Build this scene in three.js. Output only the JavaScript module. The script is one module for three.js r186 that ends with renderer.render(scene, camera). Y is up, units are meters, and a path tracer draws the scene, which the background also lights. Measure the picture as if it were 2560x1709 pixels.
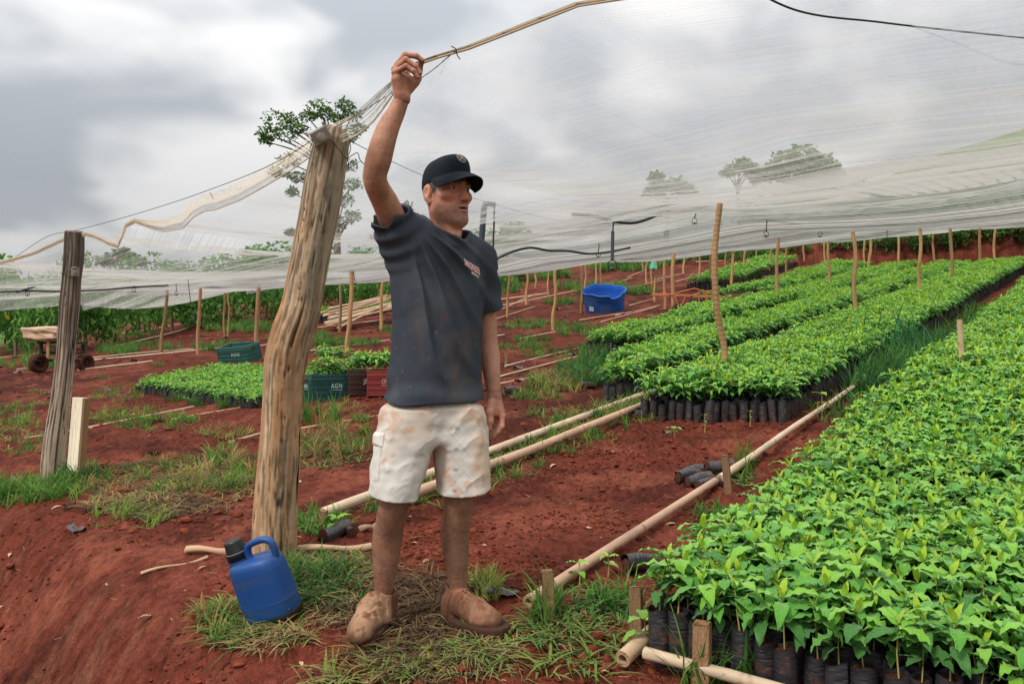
import * as THREE from 'three';
import { mergeGeometries, mergeVertices } from 'three/addons/utils/BufferGeometryUtils.js';
import { RoundedBoxGeometry } from 'three/addons/geometries/RoundedBoxGeometry.js';

// ---------------------------------------------------------------- camera, sky, sun, exposure
const F = 1991, CX = 1280, CY = 854.5, EYE = 1.378;          // lens in photo pixels; eye height over the slope
const scene = new THREE.Scene();
const camera = new THREE.PerspectiveCamera(2 * Math.atan(854.5 / F) * 180 / Math.PI, 2560 / 1709, 0.05, 2000);
camera.position.set(0, EYE, 0);
camera.lookAt(0, EYE, -10);
const renderer = new THREE.WebGLRenderer({ antialias: true });
renderer.setSize(1024, 683);
renderer.toneMapping = THREE.LinearToneMapping;
renderer.toneMappingExposure = 1.82;
renderer.shadowMap.enabled = true;
renderer.shadowMap.type = THREE.PCFSoftShadowMap;

// seeded random and noise
let seedState = 12345;
const reseed = (n) => { seedState = n | 0; };
const rnd = () => { seedState = (seedState + 0x6d2b79f5) | 0; let t = Math.imul(seedState ^ (seedState >>> 15), 1 | seedState); t = (t + Math.imul(t ^ (t >>> 7), 61 | t)) ^ t; return ((t ^ (t >>> 14)) >>> 0) / 4294967296; };
const rr = (a, b) => a + (b - a) * rnd();
const hash3 = (x, y, z) => { let h = Math.imul(x, 374761393) ^ Math.imul(y, 668265263) ^ Math.imul(z, 2147483647 - 1442695041); h = Math.imul(h ^ (h >>> 13), 1274126177); return ((h ^ (h >>> 16)) >>> 0) / 4294967296; };
const fade = (t) => t * t * t * (t * (t * 6 - 15) + 10);
function noise(x, y, z = 0) {                                   // value noise, 0..1
  const ix = Math.floor(x), iy = Math.floor(y), iz = Math.floor(z), u = fade(x - ix), v = fade(y - iy), w = fade(z - iz);
  const a = (p, q, t) => p + (q - p) * t;
  return a(a(a(hash3(ix, iy, iz), hash3(ix + 1, iy, iz), u), a(hash3(ix, iy + 1, iz), hash3(ix + 1, iy + 1, iz), u), v),
    a(a(hash3(ix, iy, iz + 1), hash3(ix + 1, iy, iz + 1), u), a(hash3(ix, iy + 1, iz + 1), hash3(ix + 1, iy + 1, iz + 1), u), v), w);
}
function noise2(x, y) {
  const ix = Math.floor(x), iy = Math.floor(y), u = fade(x - ix), v = fade(y - iy), a = hash3(ix, iy, 7), b = hash3(ix + 1, iy, 7), c = hash3(ix, iy + 1, 7), d = hash3(ix + 1, iy + 1, 7);
  return a + (b - a) * u + (c - a) * v + (a - b - c + d) * u * v;
}
const fbm2 = (x, y, n = 4) => { let s = 0, a = 0.5, t = 0; for (let i = 0; i < n; i++) { s += a * noise2(x, y); t += a; a *= 0.5; x = x * 2.03 + 17.1; y = y * 2.03 - 9.7; } return s / t; };
const fbm3 = (x, y, z, n = 4) => { let s = 0, a = 0.5, t = 0; for (let i = 0; i < n; i++) { s += a * noise(x, y, z); t += a; a *= 0.5; x = x * 2.03 + 17.1; y = y * 2.03 - 9.7; z = z * 2.03 + 3.3; } return s / t; };
const { clamp, lerp, smoothstep } = THREE.MathUtils;
const V = (x, y, z) => new THREE.Vector3(x, y, z);
const C = (r, g, b) => new THREE.Color().setRGB(r, g, b);

// sky: an overcast day, soft grey cloud masses with brighter gaps, lighter overhead
function makeSky() {
  const W = 1024, H = 512, d = new Float32Array(W * H * 4);
  const dir = (px, py) => V((px - CX) / F, -(py - CY) / F, -1).normalize();
  const masses = [[830, 130, 0.14, 0.06, 0.95], [1010, 60, 0.10, 0.05, 0.8], [330, 230, 0.10, 0.035, 0.75], [90, 380, 0.12, 0.045, 0.95], [60, 300, 0.09, 0.05, 0.6], [230, 520, 0.10, 0.02, 0.5], [90, 480, 0.08, 0.018, 0.5],
    [1500, 330, 0.22, 0.09, 0.55], [2300, 120, 0.22, 0.09, 0.55], [2000, 260, 0.2, 0.08, 0.45],
    [430, 420, 0.12, 0.035, -0.9], [560, 380, 0.06, 0.05, -0.5], [330, 60, 0.16, 0.05, -0.5], [520, 560, 0.1, 0.03, -0.6], [1600, 90, 0.12, 0.06, -0.55], [60, 590, 0.08, 0.02, -0.5], [600, 240, 0.05, 0.05, -0.35]]
    .map(([px, py, ra, re, k]) => { const v = dir(px, py); return [Math.atan2(v.x, -v.z), Math.asin(v.y), ra, re, k]; });
  for (let j = 0; j < H; j++) {
    const up = ((j + 0.5) / H - 0.5) * Math.PI, y = Math.sin(up), c = Math.cos(up);
    for (let i = 0; i < W; i++) {
      const az = ((i + 0.5) / W - 0.5) * 2 * Math.PI, x = Math.cos(az) * c, z = Math.sin(az) * c, k = 1 / (Math.max(y, 0) + 0.22);
      const wx = x * k * 1.5, wz = z * k * 1.5;
      const q = fbm3(wx * 1.1 + 4, wz * 1.1, 1, 4), r = fbm3(wx * 1.1 - 7, wz * 1.1 + 3, 5, 4);
      let n = fbm3(wx * 1.35 + q * 1.6, wz * 1.35 + r * 1.6, 2.5, 6);
      n = clamp((n - 0.5) * 2.1 + 0.5 + 0.85 * (fbm3(wx * 4.2 + q * 3, wz * 4.2 + r * 3, 8, 5) - 0.5), 0, 1);
      let m = 0.42 + (n - 0.5) * 0.85;
      const a0 = Math.atan2(x, -z) + (q - 0.5) * 0.16, e0 = up + (r - 0.5) * 0.09;
      for (const [ma, me, ra, re, kk] of masses) { const da = (a0 - ma) / ra, de = (e0 - me) / re, g = da * da + de * de; if (g < 12) m += kk * 0.42 * Math.exp(-g * 0.9); }
      const t = smoothstep(m, 0.05, 0.95);
      const cie = 0.262 + 0.86 * Math.max(y, 0);
      const o = (j * W + i) * 4;
      d[o] = lerp(1.03, 0.54, t) * cie; d[o + 1] = lerp(1.03, 0.58, t) * cie; d[o + 2] = lerp(1.03, 0.635, t) * cie; d[o + 3] = 1;
    }
  }
  const t = new THREE.DataTexture(d, W, H, THREE.RGBAFormat, THREE.FloatType);
  t.mapping = THREE.EquirectangularReflectionMapping; t.magFilter = THREE.LinearFilter; t.minFilter = THREE.LinearFilter; t.wrapS = THREE.RepeatWrapping; t.needsUpdate = true;
  return t;
}
scene.background = makeSky();
scene.environment = scene.background;

const sun = new THREE.DirectionalLight(C(1, 0.95, 0.88), 1.5);
sun.name = 'sun';
sun.position.set(-14, 26, 9);
sun.target.position.set(1, 0, -6);
sun.castShadow = true; sun.shadow.radius = 20; sun.shadow.mapSize.set(2048, 2048);
Object.assign(sun.shadow.camera, { left: -40, right: 40, top: 40, bottom: -40, near: 1, far: 120 });
scene.add(sun, sun.target);
// ---------------------------------------------------------------- naming, building helpers
const used = {};
function numbered(name) { const n = used[name] = (used[name] ?? -1) + 1; return n ? name + '_' + String(n).padStart(3, '0') : name; }
function tag(o, label, category, group) { o.userData.label = label; o.userData.category = category; if (group) o.userData.group = group; return o; }
function thing(name, label, category, pos, group) {
  const o = new THREE.Group(); o.name = numbered(name); scene.add(o);
  if (pos) o.position.copy(pos);
  return tag(o, label, category, group);
}
function part(name, geo, mat, parent, label) {
  const m = new THREE.Mesh(geo, mat); m.name = name; m.castShadow = m.receiveShadow = true; parent.add(m);
  if (label) m.userData.label = label;
  return m;
}
function solo(name, geo, mat, label, category, group, pos) {      // a thing that is one mesh
  const m = new THREE.Mesh(geo, mat); m.name = numbered(name); m.castShadow = m.receiveShadow = true; scene.add(m);
  if (pos) m.position.copy(pos);
  return tag(m, label, category, group);
}
// pixel of the photograph -> place: along a ray at a depth, or where it meets the slope
const at = (px, py, depth) => V((px - CX) / F * depth, EYE - (py - CY) / F * depth, -depth);
const ST = (s, t) => [s * 0.599 + t * 0.801, s * 0.801 - t * 0.599];       // along the beds, across them -> x, depth
const toST = (x, depth) => [x * 0.599 + depth * 0.801, x * 0.801 - depth * 0.599];

// ground relief -------------------------------------------------------------------------------
const plane = (x, d) => 0.0732 * x + 0.0974 * d;
const crest = (t) => 1.62 - 0.165 * (clamp(t, -16, 3) + 2.39) + 0.12 * (noise2(t * 0.9, 3.1) - 0.5);
function relief(x, d) {                                            // without the fine clods
  let y = plane(x, d);
  const s = x * 0.599 + d * 0.801, t = x * 0.801 - d * 0.599;
  const e = crest(t) + 0.06 - s;                                          // beyond the crest of the bank
  let drop = 0;
  if (e > -1.2) { const w = 0.09; drop = 0.62 * (Math.sqrt(e * e + w * w) + e); drop = 1.25 * (1 - Math.exp(-drop / 1.25)); const rake = noise2(t * 7 + e * 1.2, e * 1.3 + 2) - 0.5; drop += clamp(e * 1.6, 0, 1) * rake * 0.22 + clamp(e * 1.6, 0, 1) * 0.40 * (fbm2(t * 2.6, e * 3, 4) - 0.5) + clamp(e * 2, 0, 1) * 0.09 * (1 - Math.abs(2 * noise2(t * 11 + e * 2, e * 2.2) - 1)); }
  y -= drop;
  const away = smoothstep(s, 34, 48); y += away * (s - 34) * 0.27 * (1 - 0.7 * smoothstep(s, 55, 110)) * smoothstep(t, -24, 2);
  if (t < -4) y += 1.15 * smoothstep(d, 19, 40) * smoothstep(-t, 4, 11);
  if (d > 40) y -= (d - 40) * 0.075 * smoothstep(-t, 24, 50);
  const cut = smoothstep(s - 0.10 * (t + 8), 30.2, 33.4) * smoothstep(t, -16, -9); y += cut * 1.5;     // earth bank behind the far beds
  y += 0.07 * (fbm2(x * 0.55 + 31, d * 0.55, 3) - 0.5);
  return y;
}
const cell = (x, y) => { const ix = Math.floor(x), iy = Math.floor(y); let b = 9; for (let i = -1; i < 2; i++) for (let j = -1; j < 2; j++) { const dx = ix + i + hash3(ix + i, iy + j, 1) - x, dy = iy + j + hash3(ix + i, iy + j, 2) - y, q = dx * dx + dy * dy; if (q < b) b = q; } return Math.sqrt(b); };
function ground(x, d) {                                            // full height
  let y = relief(x, d);
  const r = Math.hypot(x, d);
  if (r < 30) {
    const rough = 0.55 + 0.9 * smoothstep(fbm2(x * 0.8 + 5, d * 0.8 + 9, 2), 0.35, 0.7);
    const k = 1 - smoothstep(r, 12, 30);
    y += rough * 0.055 * (fbm2(x * 6.5, d * 6.5, 4) - 0.5);
    y += k * rough * 0.036 * (0.45 - cell(x * 17 + 2 * noise2(x * 9, d * 9), d * 17)) * smoothstep(noise2(x * 5 + 40, d * 5), 0.35, 0.75);
    if (r < 9) y += 0.009 * (noise2(x * 46, d * 46) - 0.5) + 0.014 * Math.max(0, 0.42 - cell(x * 38, d * 38)) * smoothstep(noise2(x * 3 + 9, d * 3), 0.4, 0.6);
  }
  return y;
}
function onSlope(px, py, h = 0) {                                  // [x, depth] where a photo pixel meets the slope (or a plane h above it)
  const u = (px - CX) / F, v = (py - CY) / F, f = (q) => EYE - v * q - relief(u * q, q) - h;
  let a = 0.8, b = 0.8; while (b < 46 && f(b) > 0) { a = b; b *= 1.06; }
  for (let i = 0; i < 24; i++) { const m = (a + b) / 2; if (f(m) > 0) a = m; else b = m; }
  const d = (a + b) / 2;
  return [u * d, d];
}
const gpt = (px, py, lift = 0) => { const [x, d] = onSlope(px, py); return V(x, ground(x, d) + lift, -d); };
const gxy = (x, d, lift = 0) => V(x, ground(x, d) + lift, -d);

// geometry helpers ---------------------------------------------------------------------------
function geo(pos, idx, uv, col) {
  const g = new THREE.BufferGeometry();
  g.setAttribute('position', new THREE.BufferAttribute(new Float32Array(pos), 3));
  if (uv) g.setAttribute('uv', new THREE.BufferAttribute(new Float32Array(uv), 2));
  if (col) g.setAttribute('color', new THREE.BufferAttribute(new Float32Array(col), 3));
  if (idx) g.setIndex(idx);
  g.computeVertexNormals();
  return g;
}
// sweep a closed section along a path. rad(k, a, v) -> radius; path points are Vector3; uv in metres
function sweep(path, rad, seg = 10, opt = {}) {
  const n = path.length, pos = [], uv = [], idx = [], col = opt.color ? [] : null;
  let up = V(0, 1, 0); const T = V(0, 0, 0), N = V(0, 0, 0), B = V(0, 0, 0);
  T.subVectors(path[1], path[0]).normalize();
  if (Math.abs(T.y) > 0.9) up = V(0, 0, 1);
  N.crossVectors(up, T).normalize();
  let len = 0;
  for (let i = 0; i < n; i++) {
    if (i) len += path[i].distanceTo(path[i - 1]);
    T.subVectors(path[Math.min(n - 1, i + 1)], path[Math.max(0, i - 1)]).normalize();
    N.addScaledVector(T, -N.dot(T)).normalize(); B.crossVectors(T, N);
    for (let j = 0; j <= seg; j++) {
      const a = j / seg * Math.PI * 2, r = rad(i / (n - 1), a, len), c = Math.cos(a) * r, s = Math.sin(a) * r;
      pos.push(path[i].x + N.x * c + B.x * s, path[i].y + N.y * c + B.y * s, path[i].z + N.z * c + B.z * s);
      uv.push(j / seg * (opt.girth ?? 2 * Math.PI * rad(0.5, 0, 0)), len);
      if (col) { const k = opt.color(i / (n - 1), a, len); col.push(k.r, k.g, k.b); }
    }
  }
  const w = seg + 1;
  for (let i = 0; i < n - 1; i++) for (let j = 0; j < seg; j++) { const a = i * w + j; idx.push(a, a + 1, a + w, a + 1, a + w + 1, a + w); }
  if (opt.cap !== false) for (const [i, flip] of [[0, 1], [n - 1, 0]]) {
    const c = pos.length / 3, base = c + 1; pos.push(path[i].x, path[i].y, path[i].z); uv.push(0.02, 0.02);
    if (col) { const k = opt.capColor ?? opt.color(i ? 1 : 0, 0, 0); col.push(k.r, k.g, k.b); }
    for (let j = 0; j <= seg; j++) { const q = (i * w + j) * 3; pos.push(pos[q], pos[q + 1], pos[q + 2]); uv.push(0.02 + 0.03 * Math.cos(j / seg * 6.283), 0.02 + 0.03 * Math.sin(j / seg * 6.283)); if (col) { const k = opt.capColor ?? opt.color(i ? 1 : 0, 0, 0); col.push(k.r, k.g, k.b); } }
    for (let j = 0; j < seg; j++) flip ? idx.push(c, base + j + 1, base + j) : idx.push(c, base + j, base + j + 1);
  }
  return geo(pos, idx, uv, col);
}
const line = (a, b, n, bend) => Array.from({ length: n + 1 }, (_, i) => { const p = a.clone().lerp(b, i / n); return bend ? p.add(bend(i / n)) : p; });
const curve = (pts, n) => new THREE.CatmullRomCurve3(pts, false, 'centripetal').getPoints(n);
const merge = (list) => mergeGeometries(list.map((g) => { const q = g.index ? g.toNonIndexed() : g; for (const k of Object.keys(q.attributes)) if (!['position', 'normal', 'uv', 'color'].includes(k)) q.deleteAttribute(k); return q; }));
const box = (w, h, d, x = 0, y = 0, z = 0) => new THREE.BoxGeometry(w, h, d).translate(x, y, z);
const rbox = (w, h, d, r, x = 0, y = 0, z = 0) => new RoundedBoxGeometry(w, h, d, 2, r).translate(x, y, z);
function paint(g, f) {                                             // vertex colours from a function of place (and normal)
  const p = g.attributes.position, n = g.attributes.normal, c = new Float32Array(p.count * 3);
  for (let i = 0; i < p.count; i++) { const k = f(p.getX(i), p.getY(i), p.getZ(i), n, i); c[i * 3] = k.r; c[i * 3 + 1] = k.g; c[i * 3 + 2] = k.b; }
  g.setAttribute('color', new THREE.BufferAttribute(c, 3)); return g;
}
const mixC = (a, b, t) => C(lerp(a.r, b.r, t), lerp(a.g, b.g, t), lerp(a.b, b.b, t));

// textures -----------------------------------------------------------------------------------
function tex(w, h, f, srgb = false) {                               // f(u, v) -> [r, g, b] 0..1 ; linear unless srgb
  const d = new Uint8Array(w * h * 4);
  for (let j = 0; j < h; j++) for (let i = 0; i < w; i++) { const c = f(i / w, j / h, i, j), o = (j * w + i) * 4; d[o] = clamp(c[0], 0, 1) * 255; d[o + 1] = clamp(c[1], 0, 1) * 255; d[o + 2] = clamp(c[2], 0, 1) * 255; d[o + 3] = 255; }
  const t = new THREE.DataTexture(d, w, h); t.wrapS = t.wrapT = THREE.RepeatWrapping; t.magFilter = t.minFilter = THREE.LinearFilter; if (srgb) t.colorSpace = THREE.SRGBColorSpace; t.needsUpdate = true; return t;
}
function canvasTex(w, h, draw) { const c = document.createElement('canvas'); c.width = w; c.height = h; draw(c.getContext('2d'), w, h); const t = new THREE.CanvasTexture(c); t.colorSpace = THREE.SRGBColorSpace; return t; }
const tnoise = (u, v, n, k = 0) => {                                // tiling value noise, n cells across
  const x = u * n, y = v * n, ix = Math.floor(x), iy = Math.floor(y), fx = fade(x - ix), fy = fade(y - iy), m = (a) => ((a % n) + n) % n;
  const a = hash3(m(ix), m(iy), k), b = hash3(m(ix + 1), m(iy), k), c = hash3(m(ix), m(iy + 1), k), d = hash3(m(ix + 1), m(iy + 1), k);
  return a + (b - a) * fx + (c - a) * fy + (a - b - c + d) * fx * fy;
};
const tfbm = (u, v, n, o = 5, k = 0) => { let s = 0, a = 0.5, t = 0; for (let i = 0; i < o; i++) { s += a * tnoise(u, v, n << i, k + i); t += a; a *= 0.55; } return s / t; };
const mat = (o) => new THREE.MeshPhysicalMaterial({ roughness: 0.9, metalness: 0, specularIntensity: (o.roughness ?? 0.9) > 0.75 ? 0.22 : 0.8, ...o });
const phys = (o) => new THREE.MeshPhysicalMaterial({ roughness: 0.9, metalness: 0, ...o });
const grainBump = tex(256, 256, (u, v) => { const k = tfbm(u, v, 8, 5, 3); return [k, k, k]; });
grainBump.repeat.set(4, 4);
// ---------------------------------------------------------------- ground
const soilMap = tex(1024, 1024, (u, v) => {
  const a = tfbm(u, v, 6, 7, 1), b = tfbm(u, v, 40, 4, 9), c = tnoise(u, v, 300, 4), e = tnoise(u, v, 150, 21);
  const k = 0.40 + 0.6 * a + 0.75 * (b - 0.5) + 0.16 * (c - 0.5);
  const pale = e > 0.93 && c > 0.55 ? 0.35 : 0;                      // specks of husk and grit
  return [k + pale, k * 0.99 + pale * 0.85, k * 0.97 + pale * 0.7];
});
const soilBump = tex(1024, 1024, (u, v) => { const k = 0.5 * tfbm(u, v, 20, 5, 2) + 0.35 * tfbm(u, v, 90, 3, 12) + 0.15 * tnoise(u, v, 340, 5); return [k, k, k]; });
soilMap.repeat.set(0.83, 0.83); soilBump.repeat.set(0.71, 0.71);
const soilMat = mat({ map: soilMap, bumpMap: soilBump, bumpScale: 0.035, roughness: 0.95, vertexColors: true });
{
  const ang = [], deg = Math.PI / 180;
  for (let a = -180; a < -46; a += 6) ang.push(a);
  for (let a = -46; a < 46; a += 0.125) ang.push(a);
  for (let a = 46; a <= 180.01; a += 6) ang.push(Math.min(a, 180));
  if (ang[ang.length - 1] < 180) ang.push(180);
  const rad = []; let r = 0.35;
  while (r < 1.7) { rad.push(r); r *= 1.06; }
  while (r < 7.5) { rad.push(r); r *= 1.0047; }
  while (r < 13) { rad.push(r); r *= 1.0078; }
  while (r < 45) { rad.push(r); r *= 1.016; }
  while (r < 900) { rad.push(r); r *= 1.09; }
  const nA = ang.length, nR = rad.length, pos = new Float32Array((nA * nR + 1) * 3), uv = new Float32Array((nA * nR + 1) * 2), col = new Float32Array((nA * nR + 1) * 3), idx = [];
  const dark = C(0.078, 0.020, 0.0125), mid = C(0.165, 0.038, 0.0225), pale = C(0.26, 0.074, 0.044), dust = C(0.29, 0.115, 0.066), green = C(0.12, 0.22, 0.05);
  for (let i = 0; i < nR; i++) for (let j = 0; j < nA; j++) {
    const q = i * nA + j, a = ang[j] * deg, x = Math.sin(a) * rad[i], d = Math.cos(a) * rad[i], y = ground(x, d);
    pos.set([x, y, -d], q * 3); uv.set([x, -d], q * 2);
    const s = x * 0.599 + d * 0.801, t = x * 0.801 - d * 0.599;
    let k = fbm2(x * 1.3 + 60, d * 1.3, 4), m = noise2(x * 11, d * 11) * 0.5 + noise2(x * 29, d * 29) * 0.5;
    let c = mixC(dark, mid, smoothstep(k + 0.35 * (m - 0.5), 0.22, 0.62));
    c = mixC(c, pale, 0.75 * smoothstep(fbm2(x * 2.6 + 9, d * 2.6 + 4, 3) + 0.3 * (m - 0.5), 0.50, 0.78));
    if (s < crest(t) + 0.2) c = mixC(c, dust, 0.6 * smoothstep(fbm2(t * 6, s * 1.6 + 3, 3) + 0.2 * (m - 0.5), 0.45, 0.75) * smoothstep(crest(t) + 0.2 - s, 0, 0.4));
    if (s > 33.5 || t < -25) c = mixC(c, green, smoothstep(Math.max((s - 33.5) / 6, (-25 - t) / 3) + 1.2 * (fbm2(x * 0.3, d * 0.3, 3) - 0.5), 0.2, 0.8));
    if (d < -2) c = mixC(c, green, 0.3);
    col.set([c.r, c.g, c.b], q * 3);
  }
  const last = nA * nR; pos.set([0, ground(0, 0.2), 0], last * 3); col.set([mid.r, mid.g, mid.b], last * 3);
  for (let i = 0; i < nR - 1; i++) for (let j = 0; j < nA - 1; j++) { const a = i * nA + j; idx.push(a, a + 1, a + nA, a + 1, a + nA + 1, a + nA); }
  for (let j = 0; j < nA - 1; j++) idx.push(last, j + 1, j);
  const g = geo(pos, idx, uv, col);
  const m = new THREE.Mesh(g, soilMat); m.name = 'ground'; m.userData.kind = 'structure'; m.castShadow = m.receiveShadow = true; scene.add(m);
}
// ---------------------------------------------------------------- shade nets
const edgeDepth = (px) => {
  const u = (px - CX) / F;
  const hit = (ax, ad, bx, bd) => { const k = (u * ad - ax) / ((bx - ax) - u * (bd - ad)); return ad + (bd - ad) * k; };
  return px < 185 ? hit(-3.38, 6.12, -6.1, 8.2) : px < 838 ? hit(-0.90, 4.06, -3.38, 6.12) : px < 1050 ? hit(-0.90, 4.06, -0.317, 2.75) : hit(-0.317, 2.75, 1.3, 1.9);
};
const edgePx = [[0, 652], [90, 627], [165, 590], [205, 578], [240, 588], [289, 613], [303, 590], [317, 543], [355, 549], [400, 551], [460, 528], [490, 487], [528, 483], [596, 455], [681, 405], [732, 372], [800, 322], [885, 285], [983, 200], [1040, 151], [1137, 126], [1250, 82], [1450, 2]];
const edgeW = [];                                                   // near edge in the place: [t, s, height over the slope]
for (const [px, py] of edgePx) { const p = at(px, py, edgeDepth(px)); const [s, t] = toST(p.x, -p.z); edgeW.push([t, s, p.y - relief(p.x, -p.z)]); }
edgeW.unshift([-26, 3.6, 1.5], [-19, 3.4, 1.55], [-14, 3.2, 1.8], [-9.9, 2.95, 1.85]);
edgeW.push([-0.1, 2.35, 2.14], [4, 2.3, 1.95], [8, 2.2, 2.1]);
edgeW.sort((a, b) => a[0] - b[0]);
function edgeAt(t) { let i = 0; while (i < edgeW.length - 2 && edgeW[i + 1][0] < t) i++; const [a, b] = [edgeW[i], edgeW[i + 1]], k = clamp((t - a[0]) / (b[0] - a[0]), 0, 1); return [lerp(a[1], b[1], k), lerp(a[2], b[2], k)]; }
const netRows = [0, 9, 15.9, 21.6, 27.5, 33];
const supportH = (t, k) => 1.50 + (0.38 - 0.03 * k) * smoothstep(t, -9.5, -3.2) - 0.35 * smoothstep(-t, 16.5, 21);
const netEnd = (t) => clamp(13.5 + (t + 17) * 1.45, 13.5, 33);
function netHeight(s, t, k, f) {                                     // k: which span, f: 0..1 across it
  const h0 = k ? supportH(t, k) : edgeAt(t)[1], h1 = supportH(t, k + 1);
  const sag = (k ? 0.30 : 0.16) * (1 - 0.25 * smoothstep(-t, 4, 12)) * Math.pow(Math.sin(Math.PI * Math.pow(f, 0.8)), 1.2);
  const edgeFade = smoothstep(f, 0, 0.12);
  const pt = (((t + 3.7) / 3.5) % 1 + 1) % 1, between = Math.sin(pt * Math.PI);
  const fold = 0.016 * (fbm2(t * 0.4 + s * 0.25 + k * 9, s * 0.9 - t * 0.2, 2) - 0.5) * 2 + 0.010 * (1 - Math.abs(2 * noise2(t * 0.8 + s * 0.9 + k * 5, s * 2.1 - t * 0.5) - 1)) ** 4 - 0.002 * (noise2(t * 2, s * 4) - 0.5);
  return lerp(h0, h1, f) - sag - 0.07 * between * (k ? 1 : f) + fold * (k ? 0.55 : 1) * edgeFade * (1 - smoothstep(f, 0.92, 1) * 0.7);
}
const netMat = phys({ name: 'shade_netting', color: C(1.0, 0.978, 0.935), specularIntensity: 0, transmission: 0.92, thickness: 0, roughness: 1, side: THREE.DoubleSide });
const hemNet = phys({ name: 'doubled_netting', color: C(0.80, 0.70, 0.55), specularIntensity: 0, transmission: 0.6, thickness: 0, roughness: 1, side: THREE.DoubleSide });
const hemMat = phys({ name: 'net_hem', color: C(0.62, 0.50, 0.34), transmission: 0.35, thickness: 0, roughness: 1, side: THREE.DoubleSide });
// the weave: every thread is a thin ribbon of yarn standing in the sheet. P(i, f) -> place on column i, f 0..1 across
function weave(P, cols, threads, height, jitter = 0.25) {
  const nc = cols.length, pos = new Float32Array(nc * threads * 6), nor = new Float32Array(nc * threads * 6), idx = new Uint32Array((nc - 1) * threads * 6);
  const a = V(0, 0, 0), b = V(0, 0, 0), n = V(0, 0, 0), up = V(0, 0, 0); let q = 0;
  for (let j = 0; j < threads; j++) {
    const f = clamp((j + 0.5 + jitter * (hash3(j, threads, 3) - 0.5)) / threads, 0, 1), e = 0.3 / threads;
    for (let i = 0; i < nc; i++) {
      const p = P(i, f), i0 = Math.max(0, i - 1), i1 = Math.min(nc - 1, i + 1);
      if (j % 8 === 0 || !weave.up[i]) { a.subVectors(P(i1, f), P(i0, f)); b.subVectors(P(i, Math.min(1, f + 0.02)), P(i, Math.max(0, f - 0.02))); n.crossVectors(a, b).normalize(); if (n.y < 0) n.negate(); weave.up[i] = n.clone(); weave.side[i] = b.clone().normalize(); }
      const lean = 0.95 * (hash3(j, 5, 1) > 0.5 ? 1 : -1); up.copy(weave.up[i]).addScaledVector(weave.side[i], lean).normalize();
      const k = (j * nc + i) * 6; 
      pos[k] = p.x + up.x * height / 2; pos[k + 1] = p.y + up.y * height / 2; pos[k + 2] = p.z + up.z * height / 2;
      pos[k + 3] = p.x - up.x * height / 2; pos[k + 4] = p.y - up.y * height / 2; pos[k + 5] = p.z - up.z * height / 2;
      const s = weave.side[i]; for (const o of [0, 3]) { nor[k + o] = s.x; nor[k + o + 1] = s.y; nor[k + o + 2] = s.z; }
      if (i < nc - 1) { const c = (j * nc + i) * 2; idx.set([c, c + 1, c + 2, c + 1, c + 3, c + 2], q); q += 6; }
    }
  }
  weave.up = []; weave.side = [];
  const g = new THREE.BufferGeometry(); g.setIndex(new THREE.BufferAttribute(idx, 1));
  g.setAttribute('position', new THREE.BufferAttribute(pos, 3)); g.setAttribute('normal', new THREE.BufferAttribute(nor, 3));
  return g;
}
weave.up = []; weave.side = [];
const netLabels = ['sheer cream shade net whose hem the man lifts, spanning the nearest bay', 'cream shade net sagging over the second bay behind the curved pole', 'cream shade net stretched over the third bay beyond the blue tub', 'pale shade net over the far bay above the distant beds', 'farthest strip of pale shade net against the green bank'];
const netPoint = (s, t, k, f) => { const [x, d] = ST(s, t); return V(x, relief(x, d) + netHeight(s, t, k, f), -d); };
const tCols = []; for (let t = -19.5; t < -9; t += 0.3) tCols.push(t); for (let t = -9; t < 0.4; t += 0.13) tCols.push(t); for (let t = 0.4; t <= 8; t += 0.3) tCols.push(t);
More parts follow.
